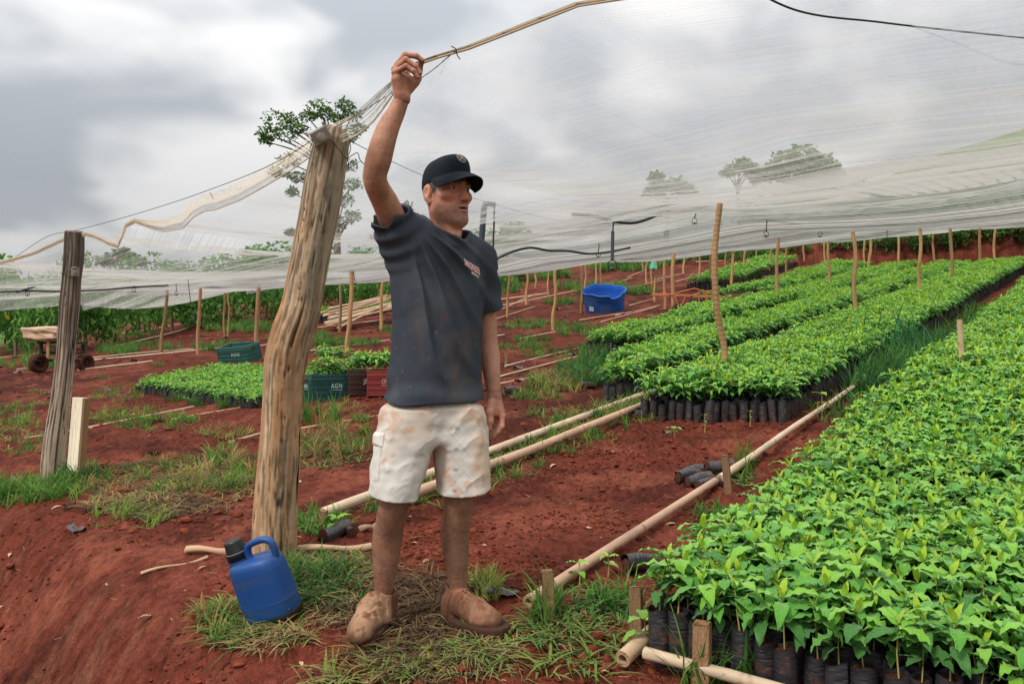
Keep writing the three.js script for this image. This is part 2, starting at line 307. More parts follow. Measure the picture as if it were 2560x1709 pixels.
for (let k = 0; k < 5; k++) {
  const cols = tCols.filter((t) => netEnd(t) > netRows[k] + 0.5 || k === 0);
  const span = (t) => [k ? netRows[k] : edgeAt(t)[0], Math.min(netRows[k + 1], Math.max(netEnd(t), netRows[k] + 0.3))];
    const o = thing('shade_net', netLabels[k], 'shade net', null, 'shade nets over the nursery');
  const Q = (i, f) => { const t = cols[i], [a, b] = span(t); return netPoint(lerp(a, b, f), t, k, f); };
  part('sheet', weave(Q, cols, [1150, 560, 330, 240, 200][k], [0.00080, 0.0032, 0.0056, 0.0080, 0.0096][k]), netMat, o);
  // a flap of the sheet hangs below the support wire at the far side of the bay
  part('flap', weave((i, f) => { const t = cols[i], [, b] = span(t), p = netPoint(b, t, k, 1), drop = (0.08 + 0.10 * fbm2(t * 0.7 + k * 4, k, 2) + (k === 4 ? 0.1 : 0)) * f; p.y -= drop; p.x += 0.05 * f * (noise2(t * 2, k) - 0.2); p.z -= 0.05 * f; return p; }, cols, 30, 0.004), netMat, o);
  if (k === 0) {
    const hemT = tCols.filter((t) => t > -13 && t < 3);
    const top = hemT.map((t) => netPoint(edgeAt(t)[0], t, 0, 0));
    const width = (t) => 0.020 - 0.012 * smoothstep(t, -2.5, -1.9) + 0.075 * smoothstep(t, -5.6, -4.6) * (1 - smoothstep(t, -2.6, -2.0)) + 0.012 * noise2(t * 3, 1);
    part('hem', weave((i, f) => { const p = top[i].clone(), w = width(hemT[i]); p.y -= w * f; p.z += 0.006 * Math.sin(f * 3) + 0.004; p.x += 0.01 * f; return p; }, hemT, 26, 0.0026), hemNet, o, 'folded doubled hem of the net');
    const rope = top.map((p, i) => V(p.x + 0.012, p.y - width(hemT[i]) - 0.002, p.z + 0.012));
    part('hem_rope', sweep(rope, (k2, a, l) => 0.0026 + 0.0014 * noise2(l * 9, 2), 6), hemMat, o, 'brownish twisted edge of the net');
    for (const [px, py] of [[1137, 126], [885, 290], [722, 385], [528, 487]]) { const p = at(px, py, edgeDepth(px) - 0.005); part('tie', sweep(curve([p.clone().add(V(-0.012, 0.014, 0)), p.clone().add(V(0.004, 0, 0.012)), p.clone().add(V(0.008, -0.016, 0.004)), p.clone().add(V(0.018, -0.03, 0))], 10), () => 0.0018, 5), mat({ color: C(0.02, 0.025, 0.02) }), o); }
  }
}
// ---------------------------------------------------------------- wood
const woodBump = tex(256, 512, (u, v) => { const k = 0.6 * tfbm(u, v * 0.12, 24, 4, 31) + 0.4 * tnoise(u, v, 64, 3); return [k, k, k]; });
const fibre = tex(256, 512, (u, v) => { const a = tfbm(u, v * 0.1, 20, 5, 77), b = tfbm(u, v, 10, 4, 5), k = 0.84 + 0.6 * (a - 0.5) + 0.45 * (b - 0.5); return [k, k * 0.985, k * 0.96]; });
const weathered = mat({ name: 'weathered_wood', vertexColors: true, map: fibre, bumpMap: woodBump, bumpScale: 0.0022, roughness: 0.92 });
const poleMats = [[0.50, 0.29, 0.14], [0.42, 0.25, 0.13], [0.33, 0.20, 0.11], [0.55, 0.35, 0.19]].map(([r, g, b], i) => mat({ name: 'pole_wood_' + i, color: C(r, g, b), map: fibre, bumpMap: woodBump, bumpScale: 0.004, roughness: 0.9 }));
const bambooMap = tex(256, 512, (u, v) => { const a = tfbm(u, v * 0.3, 16, 4, 8), s = tfbm(u, v, 6, 4, 15), st = smoothstep(tfbm(u, v, 9, 4, 44), 0.60, 0.72); const k = 0.80 + 0.28 * (a - 0.5) + 0.35 * (s - 0.5); return [k * lerp(1, 0.62, st), k * lerp(0.99, 0.45, st), k * lerp(0.96, 0.36, st)]; });
const bambooMats = [[0.60, 0.42, 0.27], [0.66, 0.50, 0.35], [0.52, 0.33, 0.20], [0.58, 0.37, 0.25]].map(([r, g, b], i) => mat({ name: 'bamboo_' + i, color: C(r, g, b), map: bambooMap, bumpMap: woodBump, bumpScale: 0.0015, roughness: 0.62 }));
const holeShadeAndPlug = mat({ name: 'hole_shade_and_plug', color: C(0.05, 0.025, 0.015) });  // painted shade of the crate hand holes; also colours the tub plug
const ironMat = mat({ name: 'rusty_wire', color: C(0.035, 0.03, 0.028), roughness: 0.6, metalness: 0.4 });
const steelMat = mat({ name: 'bracket_steel', color: C(0.24, 0.21, 0.18), roughness: 0.55, metalness: 0.6, bumpMap: grainBump, bumpScale: 0.0006 });

// gnarled post: outline in the photo [y, x left, x right], each row at the post's own depth
function gnarled(rows, depth, lean, color, seed, dip) {
  const pts = rows.map(([y, l, r], i) => { const k = i / (rows.length - 1); return at((l + r) / 2, y, depth + lean * k); });
  const half = rows.map(([y, l, r], i) => (r - l) / 2 / F * (depth + lean * i / (rows.length - 1)));
  pts.push(pts[pts.length - 1].clone().add(V(0.004, -0.35, 0))); half.push(half[half.length - 1] * 1.04);
  const n = 210, path = curve(pts, n), hs = (k) => { const f = k * (half.length - 1), i = Math.min(half.length - 2, Math.floor(f)); return lerp(half[i], half[i + 1], f - i); };
  const crack = (k, a, l) => { const w = a * 3.2 + 1.4 * noise2(a * 2 + seed, l * 3), c = 1 - Math.abs(2 * noise2(w * 1.9 + seed * 3, l * 1.5 + seed) - 1); return smoothstep(c, 0.86, 0.985) * smoothstep(noise2(a * 1.7 + 5, l * 2.2 + seed), 0.35, 0.6); };
  const per = (a, f) => f(Math.cos(a) * 1.6 + 3, Math.sin(a) * 1.6 + 3);
  return sweep(path, (k, a, l) => {
    let r = hs(k) * (1 + 0.09 * (per(a, (x, y) => noise(x * 0.9, y * 0.9, l * 1.1 + seed)) - 0.5) + 0.045 * (per(a, (x, y) => fbm3(x * 3.4, y * 3.4, l * 2.0 + seed, 3)) - 0.5));
    r -= 0.007 * crack(k, a, l);
    if (k < 0.012) r *= lerp(0.80, 1, k / 0.012);
    if (dip) r += dip(k, a, l);
    return r;
  }, 84, { girth: 0.6, color: (k, a, l) => color(k, a, l, crack(k, a, l), per), capColor: C(0.16, 0.12, 0.085) });
}
const tan = C(0.47, 0.285, 0.155), grey = C(0.32, 0.26, 0.185), pale = C(0.60, 0.46, 0.31), black = C(0.028, 0.022, 0.018), rust = C(0.40, 0.17, 0.075);
{
  const rows = [[318, 812, 868], [345, 790, 874], [400, 776, 866], [454, 763, 858], [530, 750, 845], [597, 737, 831], [704, 715, 812], [760, 704, 803], [800, 690, 795], [836, 676, 784], [900, 661, 768], [977, 658, 756], [1066, 653, 750], [1160, 645, 747], [1265, 636, 742], [1370, 631, 739], [1412, 628, 740]];
  const o = thing('main_post', 'thick gnarled weathered timber post leaning behind the blue jug', 'post', null);
  part('timber', gnarled(rows, 3.90, 0.05, (k, a, l, cr, per) => {
    const g = per(a, (x, y) => fbm3(x * 3.2, y * 3.2, l * 3.0, 4)), h = per(a, (x, y) => fbm3(x * 8, y * 8, l * 6 + 9, 4)), m = per(a, (x, y) => fbm3(x * 1.2 + 4, y * 1.2, l * 2.2 + 2, 3));
    let c = mixC(grey, tan, smoothstep(k + 0.9 * (m - 0.5), 0.18, 0.52));
    c = mixC(c, pale, 0.8 * smoothstep(g, 0.46, 0.68)); c = mixC(c, rust, 0.5 * smoothstep(m + 0.2 * (h - 0.5), 0.56, 0.74));
    const tar = smoothstep(h + 0.45 * (g - 0.5) + 0.16 * (1 - k) + (k > 0.42 ? 0.08 : 0) * smoothstep(per(a, (x) => x), 2.2, 1.6), 0.655, 0.76);
    c = mixC(c, black, tar * 0.62); return mixC(c, black, Math.min(1, cr * 0.9));
  }, 3.7), weathered, o);
  // bent steel bracket with bolt, wire round the head
  const b = part('bracket', merge([rbox(0.085, 0.006, 0.10, 0.002, 0, 0.03, -0.02), rbox(0.085, 0.062, 0.006, 0.002, 0, 0, 0.032), rbox(0.006, 0.075, 0.05, 0.002, 0.044, 0.012, 0.0)]), steelMat, o, 'bent steel bracket bolted to the post head');
  b.position.copy(at(799, 340, 3.77)); b.rotation.set(0.25, 0.35, 0.5);
  part('bolt', merge([new THREE.CylinderGeometry(0.022, 0.022, 0.004, 20).rotateX(Math.PI / 2).translate(0, -0.004, 0.037), new THREE.CylinderGeometry(0.013, 0.013, 0.014, 6).rotateX(Math.PI / 2).translate(0, -0.004, 0.045)]), mat({ color: C(0.45, 0.40, 0.34), metalness: 0.7, roughness: 0.45 }), b);
  const w = (l) => sweep(curve(l.map(([x, y, d]) => at(x, y, d)), 26), () => 0.0022, 5);
  part('wire', merge([w([[803, 333, 3.79], [815, 340, 3.77], [840, 365, 3.79], [862, 393, 3.84], [868, 396, 3.87], [880, 388, 3.86], [894, 382, 3.84], [900, 400, 3.85], [915, 414, 3.86]]), w([[866, 395, 3.86], [871, 408, 3.84], [870, 426, 3.85]]), w([[866, 412, 3.85], [872, 410, 3.83]]), w([[782, 350, 3.8], [774, 372, 3.83]]), w([[873, 350, 3.88], [876, 372, 3.86], [868, 394, 3.87]])]), ironMat, o);
}
{
  const rows = [[577, 163, 206], [590, 162, 207], [640, 160, 207], [700, 156, 200], [760, 150, 198], [830, 146, 190], [900, 141, 184], [1000, 128, 174], [1090, 112, 165], [1160, 104, 158], [1205, 102, 158]];
  const o = thing('edge_post', 'grey weathered post at the net edge beside a white board', 'post', null);
  part('timber', gnarled(rows, 6.02, 0.06, (k, a, l, cr, per) => {
    const g = per(a, (x, y) => fbm3(x * 2.2 + 8, y * 2.2, l * 0.9, 4)), h = per(a, (x, y) => fbm3(x * 6 + 3, y * 6, l * 1.2, 3));
    let c = mixC(C(0.24, 0.20, 0.165), C(0.50, 0.40, 0.30), smoothstep(k + 0.8 * (g - 0.5), 0.15, 0.75));
    c = mixC(c, C(0.09, 0.065, 0.05), smoothstep(h + 0.2 * (1 - k), 0.55, 0.72)); return mixC(c, black, cr * 0.9);
  }, 11.2), weathered, o);
  const b = part('clamp', merge([rbox(0.052, 0.062, 0.03, 0.003), rbox(0.03, 0.012, 0.05, 0.002, 0, 0.032, 0)]), steelMat, o, 'pale square wire clamp'); b.position.copy(at(187, 680, 5.94)); b.rotation.set(0, 0.2, -0.03);
  part('bolt', new THREE.CylinderGeometry(0.014, 0.014, 0.012, 12).rotateX(Math.PI / 2).translate(0, 0.0, 0.02), steelMat, b);
  part('wire', sweep(curve([at(176, 677, 5.93), at(165, 680, 5.94), at(155, 684, 5.98), at(149, 680, 6.05)], 12), () => 0.003, 5), ironMat, o);
  const bd = thing('white_board', 'cream faced board standing on end against the edge post', 'board', gpt(184, 1202));
  const wb = part('panel', rbox(0.105, 0.66, 0.05, 0.003, 0, 0.29, 0), mat({ color: C(0.86, 0.76, 0.58), map: fibre, roughness: 0.7 }), bd); 
  part('edge', rbox(0.022, 0.655, 0.052, 0.002, 0.0635, 0.29, 0), poleMats[2], bd, 'raw brown edge of the board');
  bd.rotation.set(-0.08, -0.35, -0.045);
}
// thin support poles: [base px, base py, top px, top py, width px, base hidden in foliage, look, label]
function polePath(bx, by, tx, ty, w, hid) {
  const [x, d] = onSlope(bx, by, hid ? 0.30 : 0), y = ground(x, d), u0 = (bx - CX) / F;
  const top = at(tx, ty - 3, d); return { base: V(x, y, -d), top, r: w / 2 / F * d, d };
}
const namedPoles = [
  [1802, 915, 1796, 512, 16, 1, 1, 'tall curved pole rising among seedlings, nearest right of the man', 0.026],
  [2145, 782, 2129, 540, 10, 1, 1, 'crooked pole leaning among the seedling beds, second along the curved pole row'],
  [2303, 729, 2298, 548, 8, 1, 0, 'straight tan pole between two far seedling beds'],
  [2384, 700, 2375, 548, 8, 1, 2, 'forked brown pole with a stub branch among far beds'],
  [1683, 793, 1685, 610, 9, 0, 0, 'tan pole standing before the orange cart'],
  [1661, 772, 1665, 618, 7, 0, 0, 'thin pole just behind the orange cart'],
  [1383, 825, 1391, 637, 8, 0, 0, 'tan pole with black plastic scraps at its foot'],
  [1453, 785, 1454, 637, 7, 0, 2, 'pole touching the rim of the blue tub'],
  [1637, 753, 1640, 633, 6, 0, 0, 'pole carrying a green plastic bag'],
  [867, 903, 878, 673, 11, 0, 0, 'tan pole behind the seedling crates, between post and man'],
  [848, 831, 851, 685, 7, 0, 2, 'slender pole in front of the bamboo pile'],
  [954, 829, 956, 667, 8, 0, 0, 'tan pole close behind the man at his shoulder'],
  [640, 878, 648, 694, 10, 0, 1, 'tan pole behind the tipped green crate'],
  [495, 885, 498, 684, 8, 0, 1, 'pole under the sagging net with a long dropper beside it'],
  [401, 880, 418, 710, 8, 0, 2, 'dark pole leaning among boards by the hedge'],
  [1942, 742, 1945, 592, 8, 1, 1, 'pole with a hooked top beyond the curved pole'],
  [2071, 714, 2071, 583, 7, 1, 1, 'pole with a twig beside the far bank log'],
];
const farPoles = [[562, 841, 562, 730, 5], [569, 841, 570, 734, 4], [386, 824, 397, 770, 4], [1462, 726, 1465, 652, 5], [1488, 722, 1490, 654, 5], [1501, 709, 1503, 653, 5], [1268, 793, 1276, 661, 6], [1316, 761, 1319, 669, 6], [1338, 718, 1341, 669, 5], [1371, 737, 1371, 670, 4], [1608, 681, 1608, 642, 4], [1617, 708, 1617, 642, 4], [1630, 721, 1631, 653, 5], [1710, 683, 1712, 632, 5], [1748, 694, 1750, 629, 5], [1777, 718, 1775, 625, 5], [1830, 736, 1832, 613, 7], [1864, 696, 1863, 613, 5], [1969, 692, 1966, 607, 6, 1], [2011, 652, 2011, 602, 5], [2062, 656, 2062, 596, 5, 1], [2172, 679, 2178, 578, 7, 1], [2163, 645, 2160, 580, 5, 1], [2245, 648, 2247, 574, 6, 1], [2337, 632, 2333, 563, 6, 1], [2447, 663, 2450, 552, 7, 1], [2487, 630, 2490, 547, 6, 1], [1893, 655, 1893, 611, 4], [1924, 680, 1929, 609, 5], [1814, 682, 1816, 618, 4], [1784, 670, 1785, 622, 4]];
reseed(91);
const poleTops = {};
for (const [bx, by, tx, ty, w, hid, look, label, bow] of [...namedPoles, ...farPoles.map((f) => [f[0], f[1], f[2], f[3], f[4], f[5] ?? 0, Math.floor(rr(0, 3)), null])]) {
  const { base, top, r } = polePath(bx, by, tx, ty, w, hid), sd = rr(0, 50);
  const near = !!label, n = near ? 26 : 8, bend = (k) => V((noise2(k * 3 + sd, 1) - 0.5) * 0.05 * Math.sin(k * Math.PI) * 1.6 + (bow ?? 0) * Math.sin(k * Math.PI * 2.2), 0, (noise2(k * 3, sd) - 0.5) * 0.06);
  const g = sweep(line(base.clone().add(V(0, -0.15, 0)), top, n, bend), (k, a, l) => r * (1.08 - 0.16 * k) * (1 + 0.16 * (noise(Math.cos(a) + 2, Math.sin(a), l * 5 + sd) - 0.5)), near ? 14 : 8, { girth: 0.2 });
  if (bow) { const o = thing('support_pole', label, 'pole', null, 'poles that hold up the shade nets'); part('pole', g, poleMats[look], o); 
    for (let i = 0; i < 40; i++) { const k = 0.05 + i * 0.0235, p = base.clone().lerp(top, k).add(bend(k)); p.y += -0.15 * (1 - k); const ring = new THREE.TorusGeometry(r * (1.10 - 0.16 * k), 0.0022, 4, 18).rotateX(Math.PI / 2 + 0.1 * (hash3(i, 3, 1) - 0.5)).translate(p.x, p.y, p.z); part('bark_ring', ring, poleMats[2], o); } }
  else solo('support_pole', g, poleMats[look], label ?? 'thin tan pole holding the far net beyond the beds', 'pole', 'poles that hold up the shade nets');
}
// ---------------------------------------------------------------- bamboo rails, stakes
function bamboo(a, b, r, label, opt = {}) {
  const L = a.distanceTo(b), n = Math.max(6, Math.round(L / (opt.step ?? 0.06))), sd = rr(0, 90), pitch = opt.pitch ?? 0.30, off = rr(0, pitch);
  const bend = (k) => V((noise2(k * L * 0.6 + sd, 2) - 0.5) * 0.04, (noise2(k * L * 0.9, sd) - 0.5) * 0.016, (noise2(k * L * 0.6, sd + 9) - 0.5) * 0.04);
  const node = (l) => { const q = Math.abs(((l + off) / pitch) % 1 - 0.5) * pitch; return Math.exp(-q * q / 0.00016); };
  const path = line(a, b, n, bend), rad = (k, ang, l) => r * (1 + 0.10 * (0.5 - k) + 0.07 * node(l) + 0.05 * (noise2(l * 4 + sd, 1) - 0.5));
  const m = bambooMats[opt.look ?? Math.floor(rr(0, 4))];
  const name = opt.name ?? 'bamboo_rail', cat = opt.cat ?? 'bamboo pole';
  if (!opt.hollow) return solo(name, sweep(path, rad, opt.seg ?? 10, { girth: 0.16 }), m, label, cat, opt.group);
  const o = thing(name, label, cat, null, opt.group);
  part('culm', sweep(path, rad, 18, { girth: 0.16, cap: false }), m, o);
  const d = b.clone().sub(a).normalize();
  const inner = sweep([a.clone(), a.clone().addScaledVector(d, 0.05), a.clone().addScaledVector(d, 0.22)].map((p) => p.add(bend(0))), () => r * 0.60, 16, { cap: false });
  const ring = new THREE.RingGeometry(r * 0.58, r * 1.05, 20).applyQuaternion(new THREE.Quaternion().setFromUnitVectors(V(0, 0, 1), d.clone().negate())).translate(...a.clone().add(bend(0)).addScaledVector(d, -0.0006).toArray());
  part('cut_end', ring, bambooMats[2], o); part('hollow', inner, bambooMats[2], o);
  return o;
}
const rail = (s0, t0, s1, t1, r, lift, label, opt) => { const [x0, d0] = ST(s0, t0), [x1, d1] = ST(s1, t1); const a = gxy(x0, d0, 0), b = gxy(x1, d1, 0); a.y = relief(x0, d0) + r + lift; b.y = relief(x1, d1) + r + lift; return bamboo(a, b, r, label, opt); };
reseed(7);
rail(2.50, -1.80, 4.36, -1.80, 0.0225, 0.038, 'pale bamboo rail edging the bare bed, its hollow end near the left boot', { hollow: true, look: 3, group: 'bamboo rails beside the bare bed' });
rail(4.40, -1.81, 7.6, -1.80, 0.022, 0.04, 'bamboo rail running on past the stake to the second seedling bed', { look: 1, group: 'bamboo rails beside the bare bed' });
rail(7.65, -1.83, 10.6, -1.86, 0.026, 0.05, 'weathered bamboo rail in tall grass between the two nearest beds', { look: 2 });
rail(2.98, -3.58, 7.2, -3.53, 0.030, 0.02, 'pale bamboo rail passing behind the man to the third bed', { look: 1 });
rail(3.30, -3.27, 6.62, -3.23, 0.031, 0.03, 'mottled bamboo rail, nearer of the pair behind the man', { look: 3 });
rail(2.33, -1.30, 9.0, -1.29, 0.026, 0.025, 'thick split bamboo rail with a hollow end at the near bed corner', { hollow: true, look: 0 });
rail(2.385, -1.22, 2.375, 0.55, 0.0185, 0.055, 'grey cracked bamboo lying across the front of the near bed', { look: 1 });
// rails and loose poles farther off: photo pixels at both ends
const loose = [[570, 1105, 660, 1083, 4], [745, 1073, 950, 1035, 5], [210, 1068, 480, 1018, 7], [425, 985, 470, 1002, 5], [40, 1100, 215, 1068, 6], [430, 1052, 600, 1020, 4], [540, 1005, 668, 985, 8], [1242, 945, 1500, 880, 6], [1262, 918, 1440, 872, 5], [1250, 965, 1420, 928, 5], [770, 878, 975, 850, 4], [300, 835, 560, 795, 4], [290, 868, 470, 823, 5], [180, 905, 640, 862, 5], [190, 925, 380, 905, 5], [220, 896, 520, 868, 4], [40, 925, 180, 905, 5], [560, 806, 760, 788, 4], [0, 895, 140, 880, 3], [1235, 800, 1340, 768, 4], [1230, 770, 1470, 722, 4], [1215, 755, 1370, 733, 4], [1240, 780, 1330, 740, 4], [1500, 806, 1640, 770, 4], [1450, 801, 1560, 785, 4], [1540, 790, 1650, 765, 4], [1560, 722, 1660, 700, 3], [1575, 765, 1640, 748, 3], [1690, 705, 1800, 670, 3], [1640, 700, 1710, 684, 3], [1570, 693, 1625, 672, 3], [1215, 690, 1370, 672, 3], [1340, 660, 1310, 690, 4], [1740, 655, 1930, 650, 3], [1720, 742, 1810, 720, 3], [1510, 720, 1580, 695, 3], [1390, 830, 1300, 848, 3], [650, 865, 770, 842, 4], [960, 800, 770, 822, 3], [1180, 850, 1260, 838, 4]];
const looseLabel = ['thin bamboo pole lying on the soil between rows', 'loose bamboo stick on the bare rows'];
for (const [x0, y0, x1, y1, w] of loose) { const a = gpt(x0, y0), b = gpt(x1, y1), r = clamp(w / 2 / F * -a.z, 0.012, 0.03); a.y += r * 0.7; b.y += r * 0.7; bamboo(a, b, r, -a.z < 11 ? 'thin bamboo pole on the bare soil left of the man' : 'thin bamboo pole lying along the bare far rows', { step: 0.35, seg: 7, name: 'loose_bamboo', group: -a.z < 11 ? 'thin poles lying near' : 'thin poles lying on the far rows' }); }
// pile of old bamboo behind the main post
for (let i = 0; i < 26; i++) { const k = i / 26, x0 = rr(790, 850), y0 = lerp(815, 775, k) + rr(-6, 6), x1 = rr(960, 1010), y1 = lerp(768, 735, k) + rr(-5, 5); const a = gpt(x0, 818).setY(0), d = 20 + 1.5 * k; const p = at(x0, y0, d), q = at(x1, y1, d + 1.2); bamboo(p, q, rr(0.02, 0.034), 'dry grey bamboo pole in the heap beyond the main post', { step: 0.5, seg: 6, name: 'heap_bamboo', group: 'heap of old bamboo poles', look: i % 4 }); }
function stake(px, py, h, w, lean, label) { const p = gpt(px, py), g = rbox(w, h + 0.1, w * 0.7, 0.003, 0, h / 2 - 0.05, 0); const q = g.attributes.position; for (let i = 0; i < q.count; i++) { const y = q.getY(i); if (y > h * 0.7) q.setXYZ(i, q.getX(i) * (0.9 + 0.1 * rnd()), y + 0.006 * (rnd() - 0.5), q.getZ(i)); } g.computeVertexNormals(); const o = solo('stake', g, poleMats[2 - (w > 0.05)], label, 'stake', 'stakes along the bamboo rails', p); o.rotation.set(0.03, rr(-0.5, 0.5), lean); return o; }
stake(1374, 1556, 0.20, 0.047, 0.05, 'brown stake pinning the hollow end of the pale rail');
stake(1592, 1590, 0.17, 0.046, 0.03, 'squared stake at the near bed corner beside the first seedling');
stake(1755, 1725, 0.22, 0.055, 0, 'flat dark stake holding the front rail of the near bed');
stake(1822, 1238, 0.22, 0.042, 0.10, 'split pale stake beside the heap of black bags');
stake(808, 1322, 0.10, 0.05, 0.02, 'short dark stump of stake behind the right leg');
stake(1475, 905, 0.16, 0.04, 0, 'small stake among grass by the far rails');
stake(1265, 915, 0.2, 0.04, 0, 'small stake beside the lowered hand of the man');
{ const [x, d] = onSlope(2412, 913, 0.3), b = gxy(x, d), t = at(2401, 800, d); bamboo(b, t, 0.022, 'short split bamboo marker upright in the near bed', { name: 'bamboo_marker', look: 0 }); }
// wires
const wireTube = (pts, r, n = 40) => sweep(curve(pts, n), () => r, 5);
solo('support_wire', wireTube([at(1820, -60, 2.12), at(1990, 25, 2.3), at(2200, 55, 2.5), at(2400, 78, 2.75), at(2700, 108, 3.1)], 0.0032), ironMat, 'dark twisted wire crossing above the near net', 'wire');
solo('edge_wire', wireTube([at(40, 640, 6.6), at(120, 590, 6.3), at(190, 575, 6.03), at(317, 541, 5.55), at(490, 486, 4.95), at(700, 400, 4.2), at(812, 328, 3.9)], 0.002), ironMat, 'thin wire strung between the edge post and main post', 'wire');
solo('lifted_wire', wireTube([at(830, 322, 3.93), at(900, 282, 3.66), at(975, 235, 3.4), at(1060, 190, 3.1), at(1137, 128, 2.68)], 0.0022), ironMat, 'dark wire running behind the raised forearm to the net hem', 'wire');
solo('back_wire', wireTube([at(872, 350, 3.95), at(940, 385, 4.4), at(1060, 440, 5.2), at(1200, 500, 6.4), at(1500, 560, 8.4), at(1790, 520, 9.4)], 0.002), ironMat, 'thin wire from the main post passing behind the cap', 'wire');
// ---------------------------------------------------------------- coffee seedlings
function leafGeo(L, W, droop, wave, seed, nl = 9, nw = 4) {          // grows along +x from the origin, blade up
  const pos = [], uv = [], idx = [];
  for (let i = 0; i <= nl; i++) {
    const u = i / nl, prof = Math.pow(Math.sin(Math.PI * Math.pow(u, 0.92)), 0.8) * (1 - 0.18 * u), w = W * 0.5 * Math.max(prof, i === nl ? 0 : 0.02);
    const bend = droop * u * u, cx = L * (Math.sin(bend + 0.0001) / (bend + 0.0001)) * u, cy = -L * u * (1 - Math.cos(bend)) / (bend + 0.0001) * 1.0 + 0.06 * L * Math.sin(u * Math.PI);
    for (let j = 0; j <= nw; j++) {
      const v = j / nw * 2 - 1, a = Math.abs(v);
      const ripple = wave * Math.sin(u * 24 + seed * 3 + (v > 0 ? 0 : 1.7)) * a * a + 0.0018 * Math.sin(u * 24 - a * 2.5) * a;
      pos.push(cx + ripple * 0.35, cy + a * W * 0.16 - a * a * W * 0.10 + ripple, v * w * (1 + 0.04 * Math.sin(u * 24 + seed)));
      uv.push(u, j / nw);
    }
  }
  const k = nw + 1; for (let i = 0; i < nl; i++) for (let j = 0; j < nw; j++) { const a = i * k + j; idx.push(a, a + 1, a + k, a + 1, a + k + 1, a + k); }
  return geo(pos, idx, uv);
}
const leafMap = tex(256, 128, (u, v) => {
  const y = Math.abs(v - 0.5) * 2, rib = 1 - smoothstep(y, 0.02, 0.07), q = (u * 9 - y * 1.25) % 1, side = (1 - smoothstep(Math.abs((q + 1) % 1 - 0.5), 0.03, 0.12)) * smoothstep(y, 0.05, 0.2) * (1 - smoothstep(y, 0.75, 1));
  const m = tfbm(u, v, 8, 4, 6), k = 0.80 + 0.25 * (m - 0.5) + 0.16 * rib + 0.10 * side, spot = smoothstep(tnoise(u, v, 22, 9), 0.93, 0.97) * 0.35;
  return [k * (1 + 0.12 * rib + spot), k * (1 - spot * 0.4), k * (0.9 + 0.2 * rib)];
});
const leafBump = tex(256, 128, (u, v) => { const y = Math.abs(v - 0.5) * 2, q = (u * 9 - y * 1.25 + 2) % 1, k = 0.5 + 0.45 * Math.cos(q * 6.283) * smoothstep(y, 0.03, 0.25) * (1 - smoothstep(y, 0.8, 1)) - 0.4 * (1 - smoothstep(y, 0.02, 0.09)); return [k, k, k]; });
const leafLook = (o) => phys({ map: leafMap, bumpMap: leafBump, bumpScale: 0.0016, roughness: 1, transmission: 0.34, thickness: 0, specularIntensity: 0.5, clearcoat: 0.22, clearcoatRoughness: 0.38, side: THREE.DoubleSide, ...o });
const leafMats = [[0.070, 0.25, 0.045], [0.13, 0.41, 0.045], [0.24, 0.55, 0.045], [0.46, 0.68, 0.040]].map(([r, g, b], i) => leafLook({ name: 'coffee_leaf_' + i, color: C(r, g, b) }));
const leafInst = leafLook({ name: 'coffee_leaf_mass', vertexColors: true });
const stemMat = mat({ name: 'seedling_stem', color: C(0.36, 0.30, 0.10), roughness: 0.8 });
const bagBump = tex(128, 128, (u, v) => { const k = 0.5 * tfbm(u, v, 5, 4, 2) + 0.5 * tnoise(u * 0.3, v, 30, 8); return [k, k, k]; });
const bagMap = tex(128, 128, (u, v) => { const d = smoothstep(tfbm(u, v, 6, 4, 13) + 0.25 * (0.4 - v), 0.50, 0.68); return [lerp(0.55, 1.6, d) * 0.6, lerp(0.55, 0.85, d) * 0.6, lerp(0.6, 0.62, d) * 0.6]; });
const bagMat = mat({ name: 'black_bag_plastic', color: C(0.085, 0.082, 0.085), map: bagMap, bumpMap: bagBump, bumpScale: 0.004, roughness: 0.42 });
const pottingMat = mat({ name: 'potting_soil', color: C(0.10, 0.038, 0.022), bumpMap: grainBump, bumpScale: 0.006 });
function bagGeo(h, r, seed) {
  const rings = 9, seg = 14, pos = [], uv = [], idx = [];
  for (let i = 0; i <= rings; i++) for (let j = 0; j <= seg; j++) { const k = i / rings, a = j / seg * 6.2832, sq = 1 + 0.05 * Math.cos(4 * a + seed), rr0 = r * (0.93 + 0.10 * Math.sin(k * 2.6) + 0.05 * (noise2(Math.cos(a) * 2 + seed, k * 5 + Math.sin(a) * 2) - 0.5) * 2) * sq * (i === rings ? 1.03 : 1); pos.push(Math.cos(a) * rr0, k * h + (i === rings ? 0.006 * Math.sin(a * 3 + seed) : 0), Math.sin(a) * rr0); uv.push(j / seg, k); }
  for (let i = 0; i < rings; i++) for (let j = 0; j < seg; j++) { const a = i * (seg + 1) + j; idx.push(a, a + seg + 1, a + 1, a + 1, a + seg + 1, a + seg + 2); }
  return geo(pos, idx, uv);
}
const BAG_H = 0.175, BAG_R = 0.033;
const bagGeos = [1, 2, 3].map((s) => bagGeo(BAG_H, BAG_R, s * 2.3));
const soilDisc = new THREE.CircleGeometry(BAG_R * 0.97, 12).rotateX(-Math.PI / 2).translate(0, BAG_H - 0.012, 0);
reseed(33);
const leafVar = Array.from({ length: 8 }, (_, i) => leafGeo(rr(0.088, 0.128), rr(0.036, 0.047), rr(0.35, 1.0), rr(0.0035, 0.007), i * 1.7));
const leafLow = Array.from({ length: 3 }, (_, i) => leafGeo(rr(0.055, 0.075), rr(0.034, 0.042), rr(0.6, 1.0), 0.002, i * 2.9));
const leafYoung = Array.from({ length: 3 }, (_, i) => leafGeo(rr(0.045, 0.062), rr(0.017, 0.024), rr(0.1, 0.35), 0.002, i * 4.1));
